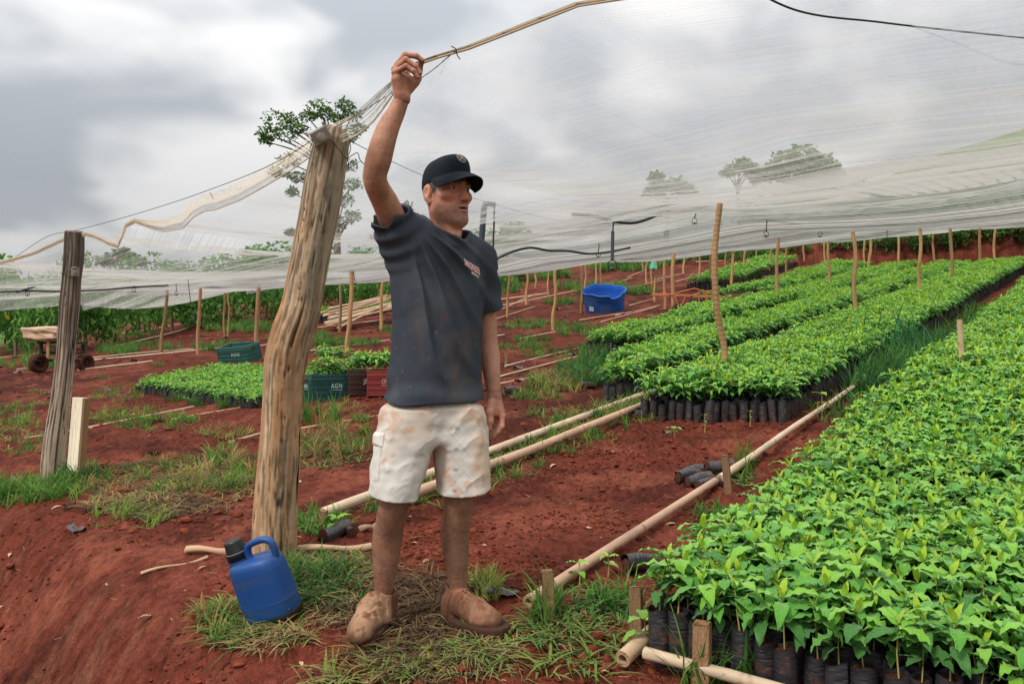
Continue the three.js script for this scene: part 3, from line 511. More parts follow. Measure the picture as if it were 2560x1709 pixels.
// a plant: list of [geometry, colour number, matrix, name]
function plantPlan() {
  const out = [], h = rr(0.105, 0.165), lean = V(rr(-0.1, 0.1), 1, rr(-0.1, 0.1)).normalize(), base = V(rr(-0.008, 0.008), BAG_H - 0.012, rr(-0.008, 0.008)), spin = rr(0, 6.28);
  const tip = base.clone().addScaledVector(lean, h);
  out.push([sweep([base, base.clone().lerp(tip, 0.5).add(V(rr(-0.004, 0.004), 0, rr(-0.004, 0.004))), tip], (k) => 0.0026 - 0.0012 * k, 5), 'stem', null, 'stem']);
  const m = (p, az, pitch, roll, s) => new THREE.Matrix4().compose(p, new THREE.Quaternion().setFromEuler(new THREE.Euler(roll, az, pitch, 'YZX')), V(s, s, s));
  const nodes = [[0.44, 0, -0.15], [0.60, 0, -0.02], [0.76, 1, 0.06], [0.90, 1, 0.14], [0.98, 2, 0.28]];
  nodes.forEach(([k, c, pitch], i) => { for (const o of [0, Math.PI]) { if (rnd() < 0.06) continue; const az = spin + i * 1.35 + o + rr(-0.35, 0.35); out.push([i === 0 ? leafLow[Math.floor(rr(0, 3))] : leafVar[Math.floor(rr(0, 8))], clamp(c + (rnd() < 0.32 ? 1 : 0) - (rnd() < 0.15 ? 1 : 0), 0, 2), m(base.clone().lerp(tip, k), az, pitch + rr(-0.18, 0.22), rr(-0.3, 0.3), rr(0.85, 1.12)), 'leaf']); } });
  const n = rnd() < 0.75 ? 2 : 1; for (let i = 0; i < n; i++) out.push([leafYoung[Math.floor(rr(0, 3))], 3, m(tip, spin + i * Math.PI + rr(-0.3, 0.3), rr(1.0, 1.35), rr(-0.3, 0.3), rr(0.75, 1.15)), 'young_leaf']);
  return out;
}
const plans = Array.from({ length: 14 }, plantPlan);
const tint = leafMats.map((m) => m.color);
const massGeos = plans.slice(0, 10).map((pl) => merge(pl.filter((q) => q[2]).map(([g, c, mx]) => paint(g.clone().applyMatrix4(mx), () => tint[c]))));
const bareGeo = merge([bagGeos[0].clone(), (() => { const g = soilDisc.clone(); return g; })()]);
const spots = [];                                                   // every seedling: s, t, scale, with bag
function bed(s0, s1, t0, t1, gapAt = 0.073, o = {}) {
  const ns = [];
  for (let t = t0; t <= t1; t += gapAt) { let s = s0 + (o.slant ?? 0) * (t - t0) + rr(0, 0.015); while (s < s1) { const far = Math.max(0, s - 9), g = gapAt * (1 + clamp(far * 0.055, 0, 0.9)); if (!o.skip || !o.skip(s, t)) spots.push([s + rr(-0.008, 0.008), t + rr(-0.008, 0.008) + (far > 1 ? rr(-0.02, 0.02) : 0), (o.scale ?? 1) * rr(0.88, 1.12) * Math.pow(g / gapAt, 0.35) * (1 + 0.18 * (noise2(s * 1.1, t * 1.1) - 0.5)), s, t, t - t0 < 0.16 || t1 - t < 0.16 || s - s0 < 0.6, o.sink ?? 0]); s += g; } }
}
reseed(501);
bed(2.46, 30.3, -1.22, 0.40);
bed(6.0, 30.3, -3.10, -1.95, 0.073, { slant: 0.16 });
bed(6.62, 30.3, -4.50, -3.60, 0.075, { skip: (s, t) => t < -3.86 && s < 7.85 });
bed(9.9, 30.3, -6.0, -5.1, 0.08, { slant: -0.2 });
bed(19.6, 30.3, -7.9, -6.7, 0.1);
bed(23, 30.3, -10.4, -9.2, 0.11);
bed(5.75, 7.05, -10.8, -7.45, 0.085, { slant: -0.15, scale: 0.8, sink: 0.075 });
bed(15, 18.4, -18.6, -17.7, 0.11, { scale: 0.9 });
{
  const info = spots.map((q) => { const [x, d] = ST(q[0], q[1]); const y = ground(x, d) - q[6], px = x / d * F + CX, py = CY - (y + 0.28 - EYE) / d * F; return { q, x, d, y, px, py, vis: px > -40 && px < 2600 && py < 1760 && d > 0.5 }; }).filter((i) => i.d > 0.6);
  const near = info.filter((i) => i.vis && i.px < 2585).sort((a, b) => a.d - b.d).slice(0, 296), set = new Set(near);
  const protos = [];
  near.forEach((n, i) => {
    const pl = plans[i % plans.length], front = n.q[0] < 2.54, left = n.q[1] < -1.16;
    const label = front ? 'coffee seedling in its black bag in the front row behind the grey rail' : left ? 'coffee seedling along the open side of the near bed' : 'coffee seedling inside the dense near bed';
    let o;
    if (protos[i % plans.length]) { o = protos[i % plans.length].clone(); o.name = numbered('coffee_seedling'); scene.add(o); tag(o, label, 'seedling', 'coffee seedlings in the near bed'); }
    else {
      o = protos[i % plans.length] = thing('coffee_seedling', label, 'seedling', null, 'coffee seedlings in the near bed');
      const b = part('grow_bag', bagGeos[i % 3], bagMat, o); part('potting_soil', soilDisc, pottingMat, b);
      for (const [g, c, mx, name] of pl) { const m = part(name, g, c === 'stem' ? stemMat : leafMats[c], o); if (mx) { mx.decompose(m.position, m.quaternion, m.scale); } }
    }
    o.position.set(n.x, n.y - 0.012, -n.d); o.rotation.set(rr(-0.06, 0.06), rr(0, 6.28), rr(-0.06, 0.06)); const sc = n.q[2] * 0.98; o.scale.set(sc, lerp(1, sc, 0.6), sc);
  });
  const rest = info.filter((i) => !set.has(i)), mass = new THREE.Group(); mass.name = 'seedlings'; mass.userData = { kind: 'stuff', label: 'dense rows of coffee seedlings filling the long beds up the slope', category: 'seedlings' }; scene.add(mass);
  const by = massGeos.map(() => []); rest.forEach((n, i) => by[Math.floor(hash3(i, 9, 2) * massGeos.length)].push(n));
  const mx = new THREE.Matrix4(), e = new THREE.Euler(), qn = new THREE.Quaternion();
  by.forEach((list, v) => {
    const im = new THREE.InstancedMesh(massGeos[v], leafInst, list.length); im.name = 'seedling_foliage'; im.castShadow = im.receiveShadow = true;
    list.forEach((n, i) => { const s = n.q[2]; im.setMatrixAt(i, mx.compose(V(n.x, n.y - 0.01, -n.d), qn.setFromEuler(e.set(rr(-0.08, 0.08), rr(0, 6.28), rr(-0.08, 0.08))), V(s, s * rr(0.93, 1.07), s))); const k = rr(0.82, 1.16); im.setColorAt(i, C(k * rr(0.88, 1.15), k, k * 0.95)); });
    mass.add(im);
  });
  const bags = rest.filter((n) => n.d < 5 || n.q[5]);
  const im = new THREE.InstancedMesh(bareGeo, bagMat, bags.length); im.name = 'grow_bags'; im.castShadow = im.receiveShadow = true;
  bags.forEach((n, i) => im.setMatrixAt(i, mx.compose(V(n.x, n.y - 0.01, -n.d), qn.setFromEuler(e.set(rr(-0.12, 0.12), rr(0, 6.28), rr(-0.12, 0.12))), V(rr(0.95, 1.1), rr(0.86, 1.08), rr(0.95, 1.1)))));
  mass.add(im);
}
// ---------------------------------------------------------------- grass, clods, litter
function tuft(n, len, spread, flat, width, seed) {
  const pos = [], idx = [], uv = [];
  let st = seed; const q = () => { st = (st * 16807) % 2147483647; return st / 2147483647; };
  for (let b = 0; b < n; b++) {
    const az = q() * 6.283, L = len * (0.45 + 0.75 * q()), tilt = clamp(flat + (q() - 0.5) * 0.7, 0.03, 1.45), curl = 0.5 + 1.3 * q(), w = width * (0.6 + 0.7 * q()), x0 = (q() - 0.5) * spread, z0 = (q() - 0.5) * spread, base = pos.length / 3;
    let x = 0, y = -0.01, a = tilt; const ca = Math.cos(az), sa = Math.sin(az), seg = 5, twist = (q() - 0.5) * 1.2;
    for (let i = 0; i <= seg; i++) {
      const k = i / seg, hw = w * 0.5 * (1 - k * k) * (0.6 + 0.8 * Math.min(1, k * 4)) + 0.0002, ta = az + twist * k;
      const cx = x0 + ca * x, cz = z0 + sa * x;
      pos.push(cx - Math.sin(ta) * hw, y, cz + Math.cos(ta) * hw, cx + Math.sin(ta) * hw, y, cz - Math.cos(ta) * hw); uv.push(0, k, 1, k);
      x += Math.sin(a) * L / seg; y += Math.cos(a) * L / seg; a += curl / seg; if (y < 0.004 && i > 0) { y = 0.004 + 0.012 * q(); a = 1.45; }
    }
    for (let i = 0; i < seg; i++) { const c = base + i * 2; idx.push(c, c + 1, c + 2, c + 1, c + 3, c + 2); }
  }
  return geo(pos, idx, uv);
}
const bladeMap = tex(16, 128, (u, v) => { const k = 0.9 + 0.3 * (tnoise(u, v, 8, 3) - 0.5), r = Math.abs(u - 0.5) < 0.1 ? 1.1 : 1; return [k * r, k * r, k * 0.9]; });
const grassMat = phys({ name: 'grass_blades', map: bladeMap, roughness: 1, transmission: 0.35, thickness: 0, specularIntensity: 0.25, side: THREE.DoubleSide });
const tuftGeos = { fine: [tuft(16, 0.13, 0.07, 0.45, 0.005, 11), tuft(14, 0.11, 0.08, 0.6, 0.0055, 23)], mid: [tuft(16, 0.22, 0.07, 0.4, 0.0075, 31), tuft(13, 0.20, 0.09, 0.55, 0.008, 47)], tall: [tuft(12, 0.46, 0.09, 0.22, 0.011, 53), tuft(14, 0.38, 0.1, 0.3, 0.010, 67)], dry: [tuft(20, 0.17, 0.12, 1.05, 0.0055, 71), tuft(18, 0.14, 0.14, 1.2, 0.005, 83)], creep: [tuft(9, 0.20, 0.10, 1.1, 0.007, 97), tuft(10, 0.16, 0.10, 0.95, 0.007, 101)] };
const tuftList = {};
const G1 = [0.075, 0.20, 0.035], G2 = [0.14, 0.27, 0.05], G3 = [0.05, 0.15, 0.045], DR = [0.30, 0.22, 0.10], DB = [0.105, 0.058, 0.03], YG = [0.24, 0.28, 0.07];
function sow(px, py, rx, ry, n, kind, cols, sc = 1) {
  for (let i = 0; i < n; i++) { const a = rr(0, 6.283), r = Math.sqrt(rnd()), x = px + Math.cos(a) * r * rx, y = py + Math.sin(a) * r * ry; const [gx, gd] = onSlope(x, y); if (gd > 44) continue; const v = Math.floor(rnd() * 2); (tuftList[kind + v] ??= []).push([gx, gd, sc * rr(0.7, 1.2), cols[Math.floor(rnd() * cols.length)]]); }
}
function sowST(s0, s1, t0, t1, n, kind, cols, sc = 1) { for (let i = 0; i < n; i++) { const [x, d] = ST(rr(s0, s1), rr(t0, t1)), v = Math.floor(rnd() * 2); (tuftList[kind + v] ??= []).push([x, d, sc * rr(0.7, 1.25), cols[Math.floor(rnd() * cols.length)]]); } }
reseed(77);
// by the edge post and the bank
sow(110, 1225, 120, 30, 60, 'mid', [G1, G2, G2], 0.8); sow(180, 1200, 70, 18, 30, 'mid', [G1, G3], 0.9); sow(40, 1240, 60, 35, 24, 'mid', [G2, G1], 0.9); sow(260, 1190, 120, 40, 40, 'fine', [YG, G1, DR]);
sow(420, 1210, 220, 62, 190, 'dry', [DR, DR, DB, YG]); sow(480, 1190, 170, 50, 70, 'fine', [YG, G1, DR]); sow(560, 1180, 90, 60, 34, 'mid', [YG, G1, DR], 0.85); sow(400, 1270, 180, 26, 80, 'dry', [DB, DR]); sow(330, 1300, 90, 25, 24, 'fine', [YG, G2]);
sow(60, 1090, 90, 50, 60, 'fine', [DR, YG, G1]); sow(30, 1040, 60, 30, 40, 'fine', [G1, G2]); sow(330, 1045, 110, 22, 70, 'fine', [G1, G2, YG]); sow(290, 990, 70, 18, 40, 'fine', [DR, YG, G1]); sow(390, 1060, 120, 16, 50, 'fine', [G1, G2]); sow(560, 1085, 70, 14, 24, 'fine', [YG, DR]);
// right of the main post
sow(830, 1130, 95, 42, 90, 'dry', [DR, YG, DB]); sow(840, 1110, 95, 45, 60, 'mid', [G1, YG, DR], 0.9); sow(800, 1060, 60, 30, 10, 'tall', [G1, YG], 0.8); sow(870, 1020, 60, 14, 14, 'fine', [DR, YG]);
// round the jug and between the boots
sow(620, 1550, 110, 55, 40, 'creep', [G1, G2, YG]); sow(560, 1570, 70, 50, 26, 'fine', [G1, YG, DR]); sow(690, 1590, 80, 30, 26, 'dry', [YG, DR]);
sow(810, 1470, 105, 55, 60, 'creep', [G1, G3, YG], 1.1); sow(850, 1420, 120, 34, 70, 'dry', [DR, DB, YG]); sow(790, 1450, 90, 46, 34, 'mid', [G1, G3, YG], 0.8); sow(870, 1500, 70, 60, 40, 'dry', [DB, DR]);
sow(1050, 1530, 95, 95, 170, 'dry', [DB, DB, DB, [0.19, 0.12, 0.055]]); sow(1040, 1610, 120, 60, 80, 'dry', [DB, DB, DR]); sow(1090, 1660, 110, 50, 40, 'dry', [DR, YG, DB]); sow(1190, 1620, 90, 60, 36, 'dry', [DR, DB, YG]); sow(1000, 1650, 90, 40, 30, 'creep', [YG, G2]);
sow(1210, 1470, 40, 40, 20, 'fine', [G1, YG]); sow(1240, 1620, 60, 50, 16, 'creep', [G2, YG, DR]); sow(930, 1700, 160, 40, 24, 'creep', [DR, YG]);
// between rail end, stakes and the near bed
sow(1380, 1560, 60, 40, 20, 'creep', [G1, G2, YG]); sow(1365, 1545, 40, 24, 8, 'tall', [G2, G1], 0.62); sow(1500, 1530, 80, 60, 24, 'creep', [G1, G3, G2]); sow(1480, 1600, 120, 50, 20, 'creep', [G2, G1, YG, DR]); sow(1540, 1500, 60, 30, 12, 'fine', [G1, G2]); sow(1440, 1660, 100, 30, 10, 'creep', [YG, G2]); sow(1760, 1715, 40, 14, 6, 'tall', [G1, G2], 0.6); sow(1870, 1725, 40, 14, 5, 'tall', [G1], 0.6);
sow(1830, 1190, 45, 30, 30, 'creep', [G1, G2]); sow(1850, 1170, 35, 30, 8, 'tall', [G1, G2], 0.5); sow(1780, 1290, 40, 22, 12, 'fine', [G1]);
// strip between the rails behind the man
sowST(3.2, 6.6, -3.52, -3.26, 190, 'fine', [G1, G2, YG, YG]); sowST(3.4, 6.6, -3.2, -3.0, 50, 'fine', [G1, YG]); sowST(5.4, 6.6, -3.75, -3.3, 26, 'mid', [G1, YG], 0.9); sow(800, 1310, 70, 25, 36, 'fine', [G1, G2]); sow(1580, 1000, 50, 20, 16, 'mid', [G1, YG], 0.9);
// big grass left of the third bed
sow(1470, 940, 70, 32, 150, 'mid', [G1, G3, [0.07, 0.2, 0.06]], 1.15); sow(1490, 900, 40, 26, 40, 'tall', [G1, G3], 0.7); sow(1400, 960, 80, 22, 70, 'mid', [G1, YG, DR]); sow(1330, 990, 80, 12, 60, 'fine', [DR, YG, G1]); sow(1380, 880, 90, 18, 60, 'fine', [G1, G2]); sow(1530, 860, 60, 16, 20, 'tall', [G1], 0.8);
// aisles between the beds
sowST(7.4, 10.4, -1.86, -1.40, 150, 'tall', [G1, G3, [0.06, 0.2, 0.07]], 0.95); sowST(6.2, 12, -1.85, -1.35, 130, 'mid', [G1, G3]); sowST(11, 16, -1.8, -1.45, 50, 'mid', [G1, G3], 1.3); sowST(9.5, 10.6, -2.3, -1.6, 30, 'tall', [[0.05, 0.19, 0.08]], 1.25);
sowST(6.8, 20, -3.45, -3.2, 160, 'mid', [G1, G3], 1.2); sowST(8.5, 20, -5.1, -4.55, 170, 'mid', [G1, G3], 1.25); sowST(12, 22, -6.7, -6.05, 120, 'mid', [G1, G2], 1.4); sowST(8, 10.2, -3.6, -3.3, 26, 'tall', [G1, G3], 0.85);
// left bed and rows far off
sow(540, 1005, 130, 18, 60, 'mid', [G1, G3], 0.8); sow(520, 990, 60, 14, 20, 'mid', [G2, G1], 0.9);
for (const [x, y, w, h, n, k, sc] of [[760, 850, 90, 14, 70, 'mid', 1.3], [870, 860, 80, 8, 60, 'mid', 1.2], [600, 820, 110, 14, 120, 'mid', 1.6], [540, 870, 70, 8, 40, 'mid', 1.2], [290, 878, 60, 8, 50, 'mid', 1.3], [90, 910, 100, 18, 70, 'mid', 1.2], [400, 868, 120, 10, 50, 'mid', 1.2], [1340, 690, 60, 14, 70, 'mid', 2], [1250, 720, 60, 14, 90, 'mid', 2.0], [1480, 720, 90, 12, 70, 'mid', 1.8], [1450, 830, 60, 10, 30, 'mid', 1.2], [1330, 815, 80, 8, 40, 'mid', 1.2], [1600, 730, 60, 8, 40, 'mid', 1.7], [1560, 665, 110, 14, 150, 'mid', 2.5], [1650, 650, 80, 14, 100, 'mid', 2.5], [1830, 690, 70, 8, 50, 'mid', 2], [1420, 760, 60, 6, 30, 'mid', 1.5], [1000, 830, 60, 8, 40, 'mid', 1.4], [1320, 850, 60, 6, 24, 'fine', 1.4], [1300, 870, 60, 8, 30, 'fine', 1.4], [1250, 660, 80, 10, 90, 'mid', 3], [1800, 640, 120, 12, 90, 'mid', 3], [480, 800, 130, 10, 90, 'mid', 2]]) sow(x, y, w, h, n, k, [G1, G2, [0.09, 0.22, 0.06]], sc);
for (let i = 0; i < 46; i++) sow(rr(0, 1500), rr(770, 1090), 24, 5, 5, 'fine', [G1, YG, DR], 1.1);
{
  const mx = new THREE.Matrix4(), e = new THREE.Euler(), q = new THREE.Quaternion();
  const green = new THREE.Group(); green.name = 'grass'; green.userData = { kind: 'stuff', label: 'green and dry grass tufts scattered over the red soil', category: 'grass' }; scene.add(green);
  for (const [k, list] of Object.entries(tuftList)) {
    const im = new THREE.InstancedMesh(tuftGeos[k.slice(0, -1)][+k.slice(-1)], grassMat, list.length); im.name = 'grass_tufts'; im.castShadow = im.receiveShadow = true;
    list.forEach(([x, d, s, c], i) => { im.setMatrixAt(i, mx.compose(gxy(x, d, -0.004), q.setFromEuler(e.set(rr(-0.12, 0.12), rr(0, 6.28), rr(-0.12, 0.12))), V(s, s, s))); const b = rr(0.75, 1.25); im.setColorAt(i, C(c[0] * b * rr(0.9, 1.15), c[1] * b, c[2] * b)); });
    green.add(im);
  }
  // clods of earth
  const clodMat = mat({ name: 'earth_clod', map: soilMap, bumpMap: soilBump, bumpScale: 0.012, roughness: 0.97 });
  const clods = new THREE.Group(); clods.name = 'soil_clods'; clods.userData = { kind: 'stuff', label: 'crumbs and clods of red earth lying on the ground', category: 'soil' }; scene.add(clods);
  for (let v = 0; v < 3; v++) {
    const g = mergeVertices(new THREE.IcosahedronGeometry(1, 2).deleteAttribute('normal').deleteAttribute('uv')), p = g.attributes.position, uv = [];
    for (let i = 0; i < p.count; i++) { const a = V(p.getX(i), p.getY(i), p.getZ(i)), k = 0.62 + 0.75 * fbm3(a.x * 1.6 + v * 7, a.y * 1.6, a.z * 1.6, 3); p.setXYZ(i, a.x * k, a.y * k * 0.6, a.z * k); uv.push(a.x * 0.05 + v, a.z * 0.05 + a.y * 0.05); }
    g.setAttribute('uv', new THREE.Float32BufferAttribute(uv, 2)); g.computeVertexNormals();
    const list = []; const N = 9000;
    for (let i = 0; i < N; i++) { const r = 1.6 * Math.pow(14, Math.pow(rnd(), 1.15)), a = rr(-0.74, 0.72), x = Math.sin(a) * r, d = Math.cos(a) * r; const w = noise2(x * 1.7 + 12, d * 1.7); if (w < 0.34 + 0.22 * rnd()) continue; const [s, t] = toST(x, d); if (t > -1.25 && s > 2.6) continue; const big = rnd(); list.push([x, d, (big > 0.955 ? rr(0.012, 0.028) : big > 0.6 ? rr(0.006, 0.013) : rr(0.003, 0.007)) * (1 + r * 0.05)]); }
    for (let i = 0; i < 1500; i++) { const [x, d] = ST(2.6 + 3.6 * Math.pow(rnd(), 1.3), rr(-3.15, -1.84)); if (noise2(x * 2.4, d * 2.4) < 0.3 + 0.2 * rnd()) continue; list.push([x, d, rnd() > 0.93 ? rr(0.010, 0.022) : rr(0.003, 0.010)]); }
    const im = new THREE.InstancedMesh(g, clodMat, list.length); im.name = 'clods'; im.castShadow = im.receiveShadow = true;
    list.forEach(([x, d, s], i) => { im.setMatrixAt(i, mx.compose(gxy(x, d, s * 0.12), q.setFromEuler(e.set(rr(-0.4, 0.4), rr(0, 6.28), rr(-0.4, 0.4))), V(s * rr(0.8, 1.3), s, s * rr(0.8, 1.3)))); const b = rr(0.75, 1.35); im.setColorAt(i, C(0.20 * b, 0.048 * b, 0.024 * b)); });
    clods.add(im);
  }
  // straw, husks, twigs
  const straw = new THREE.Group(); straw.name = 'litter'; straw.userData = { kind: 'stuff', label: 'bits of straw and husk strewn on the soil', category: 'litter' }; scene.add(straw);
  for (const [g, n, c] of [[sweep([V(-0.5, 0, 0), V(-0.1, 0.03, 0.04), V(0.5, 0, -0.03)], () => 0.018, 4), 900, [0.40, 0.25, 0.13]], [leafGeo(1, 0.45, 0.5, 0.03, 2), 260, [0.38, 0.26, 0.15]]]) {
    const im = new THREE.InstancedMesh(g, mat({ roughness: 0.9, side: THREE.DoubleSide }), n); im.name = 'straw'; im.castShadow = im.receiveShadow = true;
    for (let i = 0; i < n; i++) { const r = 2.4 * Math.pow(5, rnd()), a = rr(-0.72, 0.6), x = Math.sin(a) * r, d = Math.cos(a) * r, s = rr(0.015, 0.07); im.setMatrixAt(i, mx.compose(gxy(x, d, 0.004), q.setFromEuler(e.set(rr(-0.2, 0.2), rr(0, 6.28), rr(-0.2, 0.2))), V(s, s, s))); const b = rr(0.6, 1.3); im.setColorAt(i, C(c[0] * b, c[1] * b, c[2] * b)); }
    straw.add(im);
  }
}
// ---------------------------------------------------------------- things about the place
{ // blue insulated jug leaning at the foot of the main post
  const o = thing('water_jug', 'dusty blue insulated jug with black cup lid leaning by the main post', 'jug', gpt(690, 1548));
  const dirt = tex(256, 256, (u, v) => { const d = smoothstep(tfbm(u, v, 5, 5, 14) + 0.3 * (v - 0.55), 0.42, 0.72) * 0.55 + 0.25 * smoothstep(tnoise(u, v, 90, 3), 0.7, 0.95); return [lerp(0.35, 3.0, d) * 0.5, lerp(0.75, 0.95, d) * 0.5, lerp(0.9, 0.42, d) * 0.5]; });
  const blue = mat({ name: 'jug_blue', color: C(0.032, 0.15, 0.50), map: dirt, roughness: 0.5, bumpMap: grainBump, bumpScale: 0.0004 }), blk = mat({ name: 'jug_black', color: C(0.014, 0.015, 0.016), roughness: 0.42 });
  const ring = (w, d, y, n = 2.7) => Array.from({ length: 41 }, (_, i) => { const a = i / 40 * 6.2832, c = Math.cos(a), s = Math.sin(a), k = Math.pow(Math.abs(c) ** n + Math.abs(s) ** n, -1 / n); return [c * k * w, y, s * k * d]; });
  const loft = (rings) => { const pos = [], uv = [], idx = []; rings.forEach((r, j) => r.forEach((p, i) => { pos.push(...p); uv.push(i / 40, p[1] * 3.2); })); for (let j = 0; j < rings.length - 1; j++) for (let i = 0; i < 40; i++) { const a = j * 41 + i; idx.push(a, a + 41, a + 1, a + 1, a + 41, a + 42); } return geo(pos, idx, uv); };
  const w = 0.118, d = 0.088;
  part('body', loft([[0.97, 0.028], [1.0, 0.032], [1.0, 0.075], [1.015, 0.079], [1.015, 0.083], [1.0, 0.087], [0.995, 0.16], [0.985, 0.215], [0.96, 0.240], [0.90, 0.258], [0.78, 0.268], [0.4, 0.273], [0.001, 0.274]].map(([k, y]) => ring(w * k, d * k, y))), blue, o);
  part('base', loft([[0.001, 0], [0.95, 0.0], [1.0, 0.006], [1.0, 0.026], [0.96, 0.031]].map(([k, y]) => ring(w * k, d * k, y))), blk, o);
  const neck = part('neck', new THREE.CylinderGeometry(0.043, 0.046, 0.035, 28).translate(-0.070, 0.272, 0), blue, o);
  const lid = part('cup_lid', new THREE.LatheGeometry([[0.001, 0.082], [0.028, 0.082], [0.034, 0.079], [0.037, 0.072], [0.042, 0.030], [0.046, 0.027], [0.046, 0.0], [0.001, 0]].map(([x, y]) => new THREE.Vector2(x, y)), 32).translate(-0.070, 0.284, 0), blk, o);
  part('lid_band', new THREE.TorusGeometry(0.0425, 0.0013, 6, 36).rotateX(Math.PI / 2).translate(-0.070, 0.313, 0), mat({ color: C(0.28, 0.28, 0.28), roughness: 0.4 }), lid);
  part('handle', sweep(curve([V(-0.018, 0.262, 0), V(-0.020, 0.295, 0), V(-0.008, 0.322, 0), V(0.03, 0.333, 0), V(0.075, 0.333, 0), V(0.100, 0.318, 0), V(0.106, 0.290, 0), V(0.100, 0.250, 0)], 40), (k, a) => 0.0135 * (1 + 0.25 * Math.abs(Math.sin(a))), 12), blue, o);
  o.rotation.set(0.16, -0.22, 0.33); o.position.y += 0.012; o.scale.setScalar(0.98);
}
// plastic field crates
function crate(name, label, color, pos, turn, size, txt, tilt) {
  const [w, h, d] = size, m = mat({ name: 'crate_plastic', color, roughness: 0.6, bumpMap: grainBump, bumpScale: 0.002 }), o = thing(name, label, 'crate', pos, 'plastic field crates');
  o.rotation.set(tilt?.[0] ?? 0, turn, tilt?.[1] ?? 0);
  part('floor', rbox(w * 0.95, 0.012, d * 0.95, 0.004, 0, 0.008, 0), m, o);
  const wall = (len, along) => { const g = []; for (let i = 0; i <= 12; i++) g.push(box(0.006, h * 0.94, 0.007, (i / 12 - 0.5) * len * 0.97, h * 0.49, 0)); for (let j = 0; j < 5; j++) g.push(box(len * 0.99, j === 4 ? 0.05 : 0.009, 0.012, 0, [0.012, 0.28, 0.5, 0.72, 0.90][j] * h, 0.001)); g.push(box(len * 0.98, h * 0.9, 0.003, 0, h * 0.48, -0.004)); return merge(g); };
  const a = wall(w), b = wall(d);
  for (const s of [-1, 1]) { const p = part('side_wall', a, m, o); p.position.set(0, 0, s * d / 2); if (s < 0) p.rotation.y = Math.PI; const q = part('end_wall', b, m, o); q.position.set(s * w / 2, 0, 0); q.rotation.y = s * Math.PI / 2; part('hand_hole_shade', rbox(0.10, 0.028, 0.006, 0.003, 0, h * 0.80, 0.006), holeShadeAndPlug, q); }  // hand hole is a dark slab, the shade of an opening put into colour
  part('rim', merge([rbox(w + 0.02, 0.018, 0.022, 0.005, 0, h, d / 2), rbox(w + 0.02, 0.018, 0.022, 0.005, 0, h, -d / 2), rbox(0.022, 0.0175, d, 0.005, w / 2, h, 0), rbox(0.022, 0.0175, d, 0.005, -w / 2, h, 0)]), m, o);
  if (txt) { const t = canvasTex(256, 128, (c) => { c.clearRect(0, 0, 256, 128); c.fillStyle = txt[1]; c.textAlign = 'center'; c.font = 'bold 84px sans-serif'; c.fillText(txt[0], 128, 84); if (txt[2]) { c.fillRect(40, 100, 176, 8); } }); const tm = mat({ map: t, transparent: true, roughness: 0.8 }); const p1 = part('lettering', new THREE.PlaneGeometry(w * 0.42, h * 0.42).translate(w * 0.12, h * 0.55, d / 2 + 0.011), tm, o); const p2 = part('lettering', new THREE.PlaneGeometry(d * 0.5, h * 0.36).rotateY(-Math.PI / 2).translate(-w / 2 - 0.011, h * 0.55, 0), tm, o); }
  return o;
}
const crateTop = (o, w, d, h, n) => { for (let i = 0; i < n; i++) { const p = V(rr(-0.42, 0.42) * w, h - 0.15, rr(-0.40, 0.40) * d).applyEuler(o.rotation).add(o.position), pl = plans[i % plans.length]; crateSpots.push([p, pl, i]); } };
const crateSpots = [];
reseed(404);
const cr1 = crate('field_crate', 'dark green crate full of seedlings with AGN lettering beside the main post', C(0.014, 0.075, 0.07), gpt(815, 996), 0.62, [0.46, 0.28, 0.32], ['AGN', '#9fb6ae', 1]);
const cr2 = crate('field_crate', 'brown crate full of seedlings between the green and red crates', C(0.065, 0.032, 0.024), gpt(893, 985), 0.45, [0.30, 0.27, 0.44], ['JJ8', '#b8b2a6']);
const cr3 = crate('field_crate', 'dull red crate full of seedlings half hidden by the man', C(0.26, 0.035, 0.032), gpt(955, 985), 0.15, [0.32, 0.27, 0.46], ['CPR', '#b98f88', 1]);
const cr4 = crate('field_crate', 'orange brown crate behind the front row of crates', C(0.28, 0.075, 0.035), gpt(838, 955), 0.4, [0.42, 0.28, 0.30]);
const cr5 = crate('field_crate', 'empty grey green crate lying tipped on the soil near a pole', C(0.035, 0.125, 0.105), gpt(602, 903), -0.30, [0.62, 0.30, 0.40], ['AGN', '#9fb0a8'], [0.25, 0.13]);
for (const [c, w, d] of [[cr1, 0.46, 0.32], [cr2, 0.30, 0.44], [cr3, 0.32, 0.46], [cr4, 0.42, 0.30]]) crateTop(c, w, d, 0.27, 14);
const rowCols = [C(0.015, 0.03, 0.06), C(0.06, 0.035, 0.022), C(0.30, 0.14, 0.03), C(0.10, 0.05, 0.03), C(0.015, 0.018, 0.02), C(0.14, 0.06, 0.035), C(0.015, 0.018, 0.02)];
const rowLab = ['navy crate of seedlings, first of the far crate row beside the curved pole', 'dark brown crate of seedlings second in the far row', 'ochre crate of seedlings third in the far row', 'brown crate of seedlings fourth in the far row', 'black crate of seedlings fifth in the far row', 'reddish crate of seedlings sixth in the far row', 'last black crate of the far row'];
for (let i = 0; i < 7; i++) { const [x, d] = ST(16.9 + i * 0.62, -7.25 + 0.03 * i), c = crate('field_crate', rowLab[i], rowCols[i], gxy(x, d), -0.62 + 1.57, [0.36, 0.28, 0.54]); c.rotation.y = Math.atan2(0.801, 0.599) * -1 + Math.PI / 2 + 0.0; crateTop(c, 0.34, 0.5, 0.27, 10); }
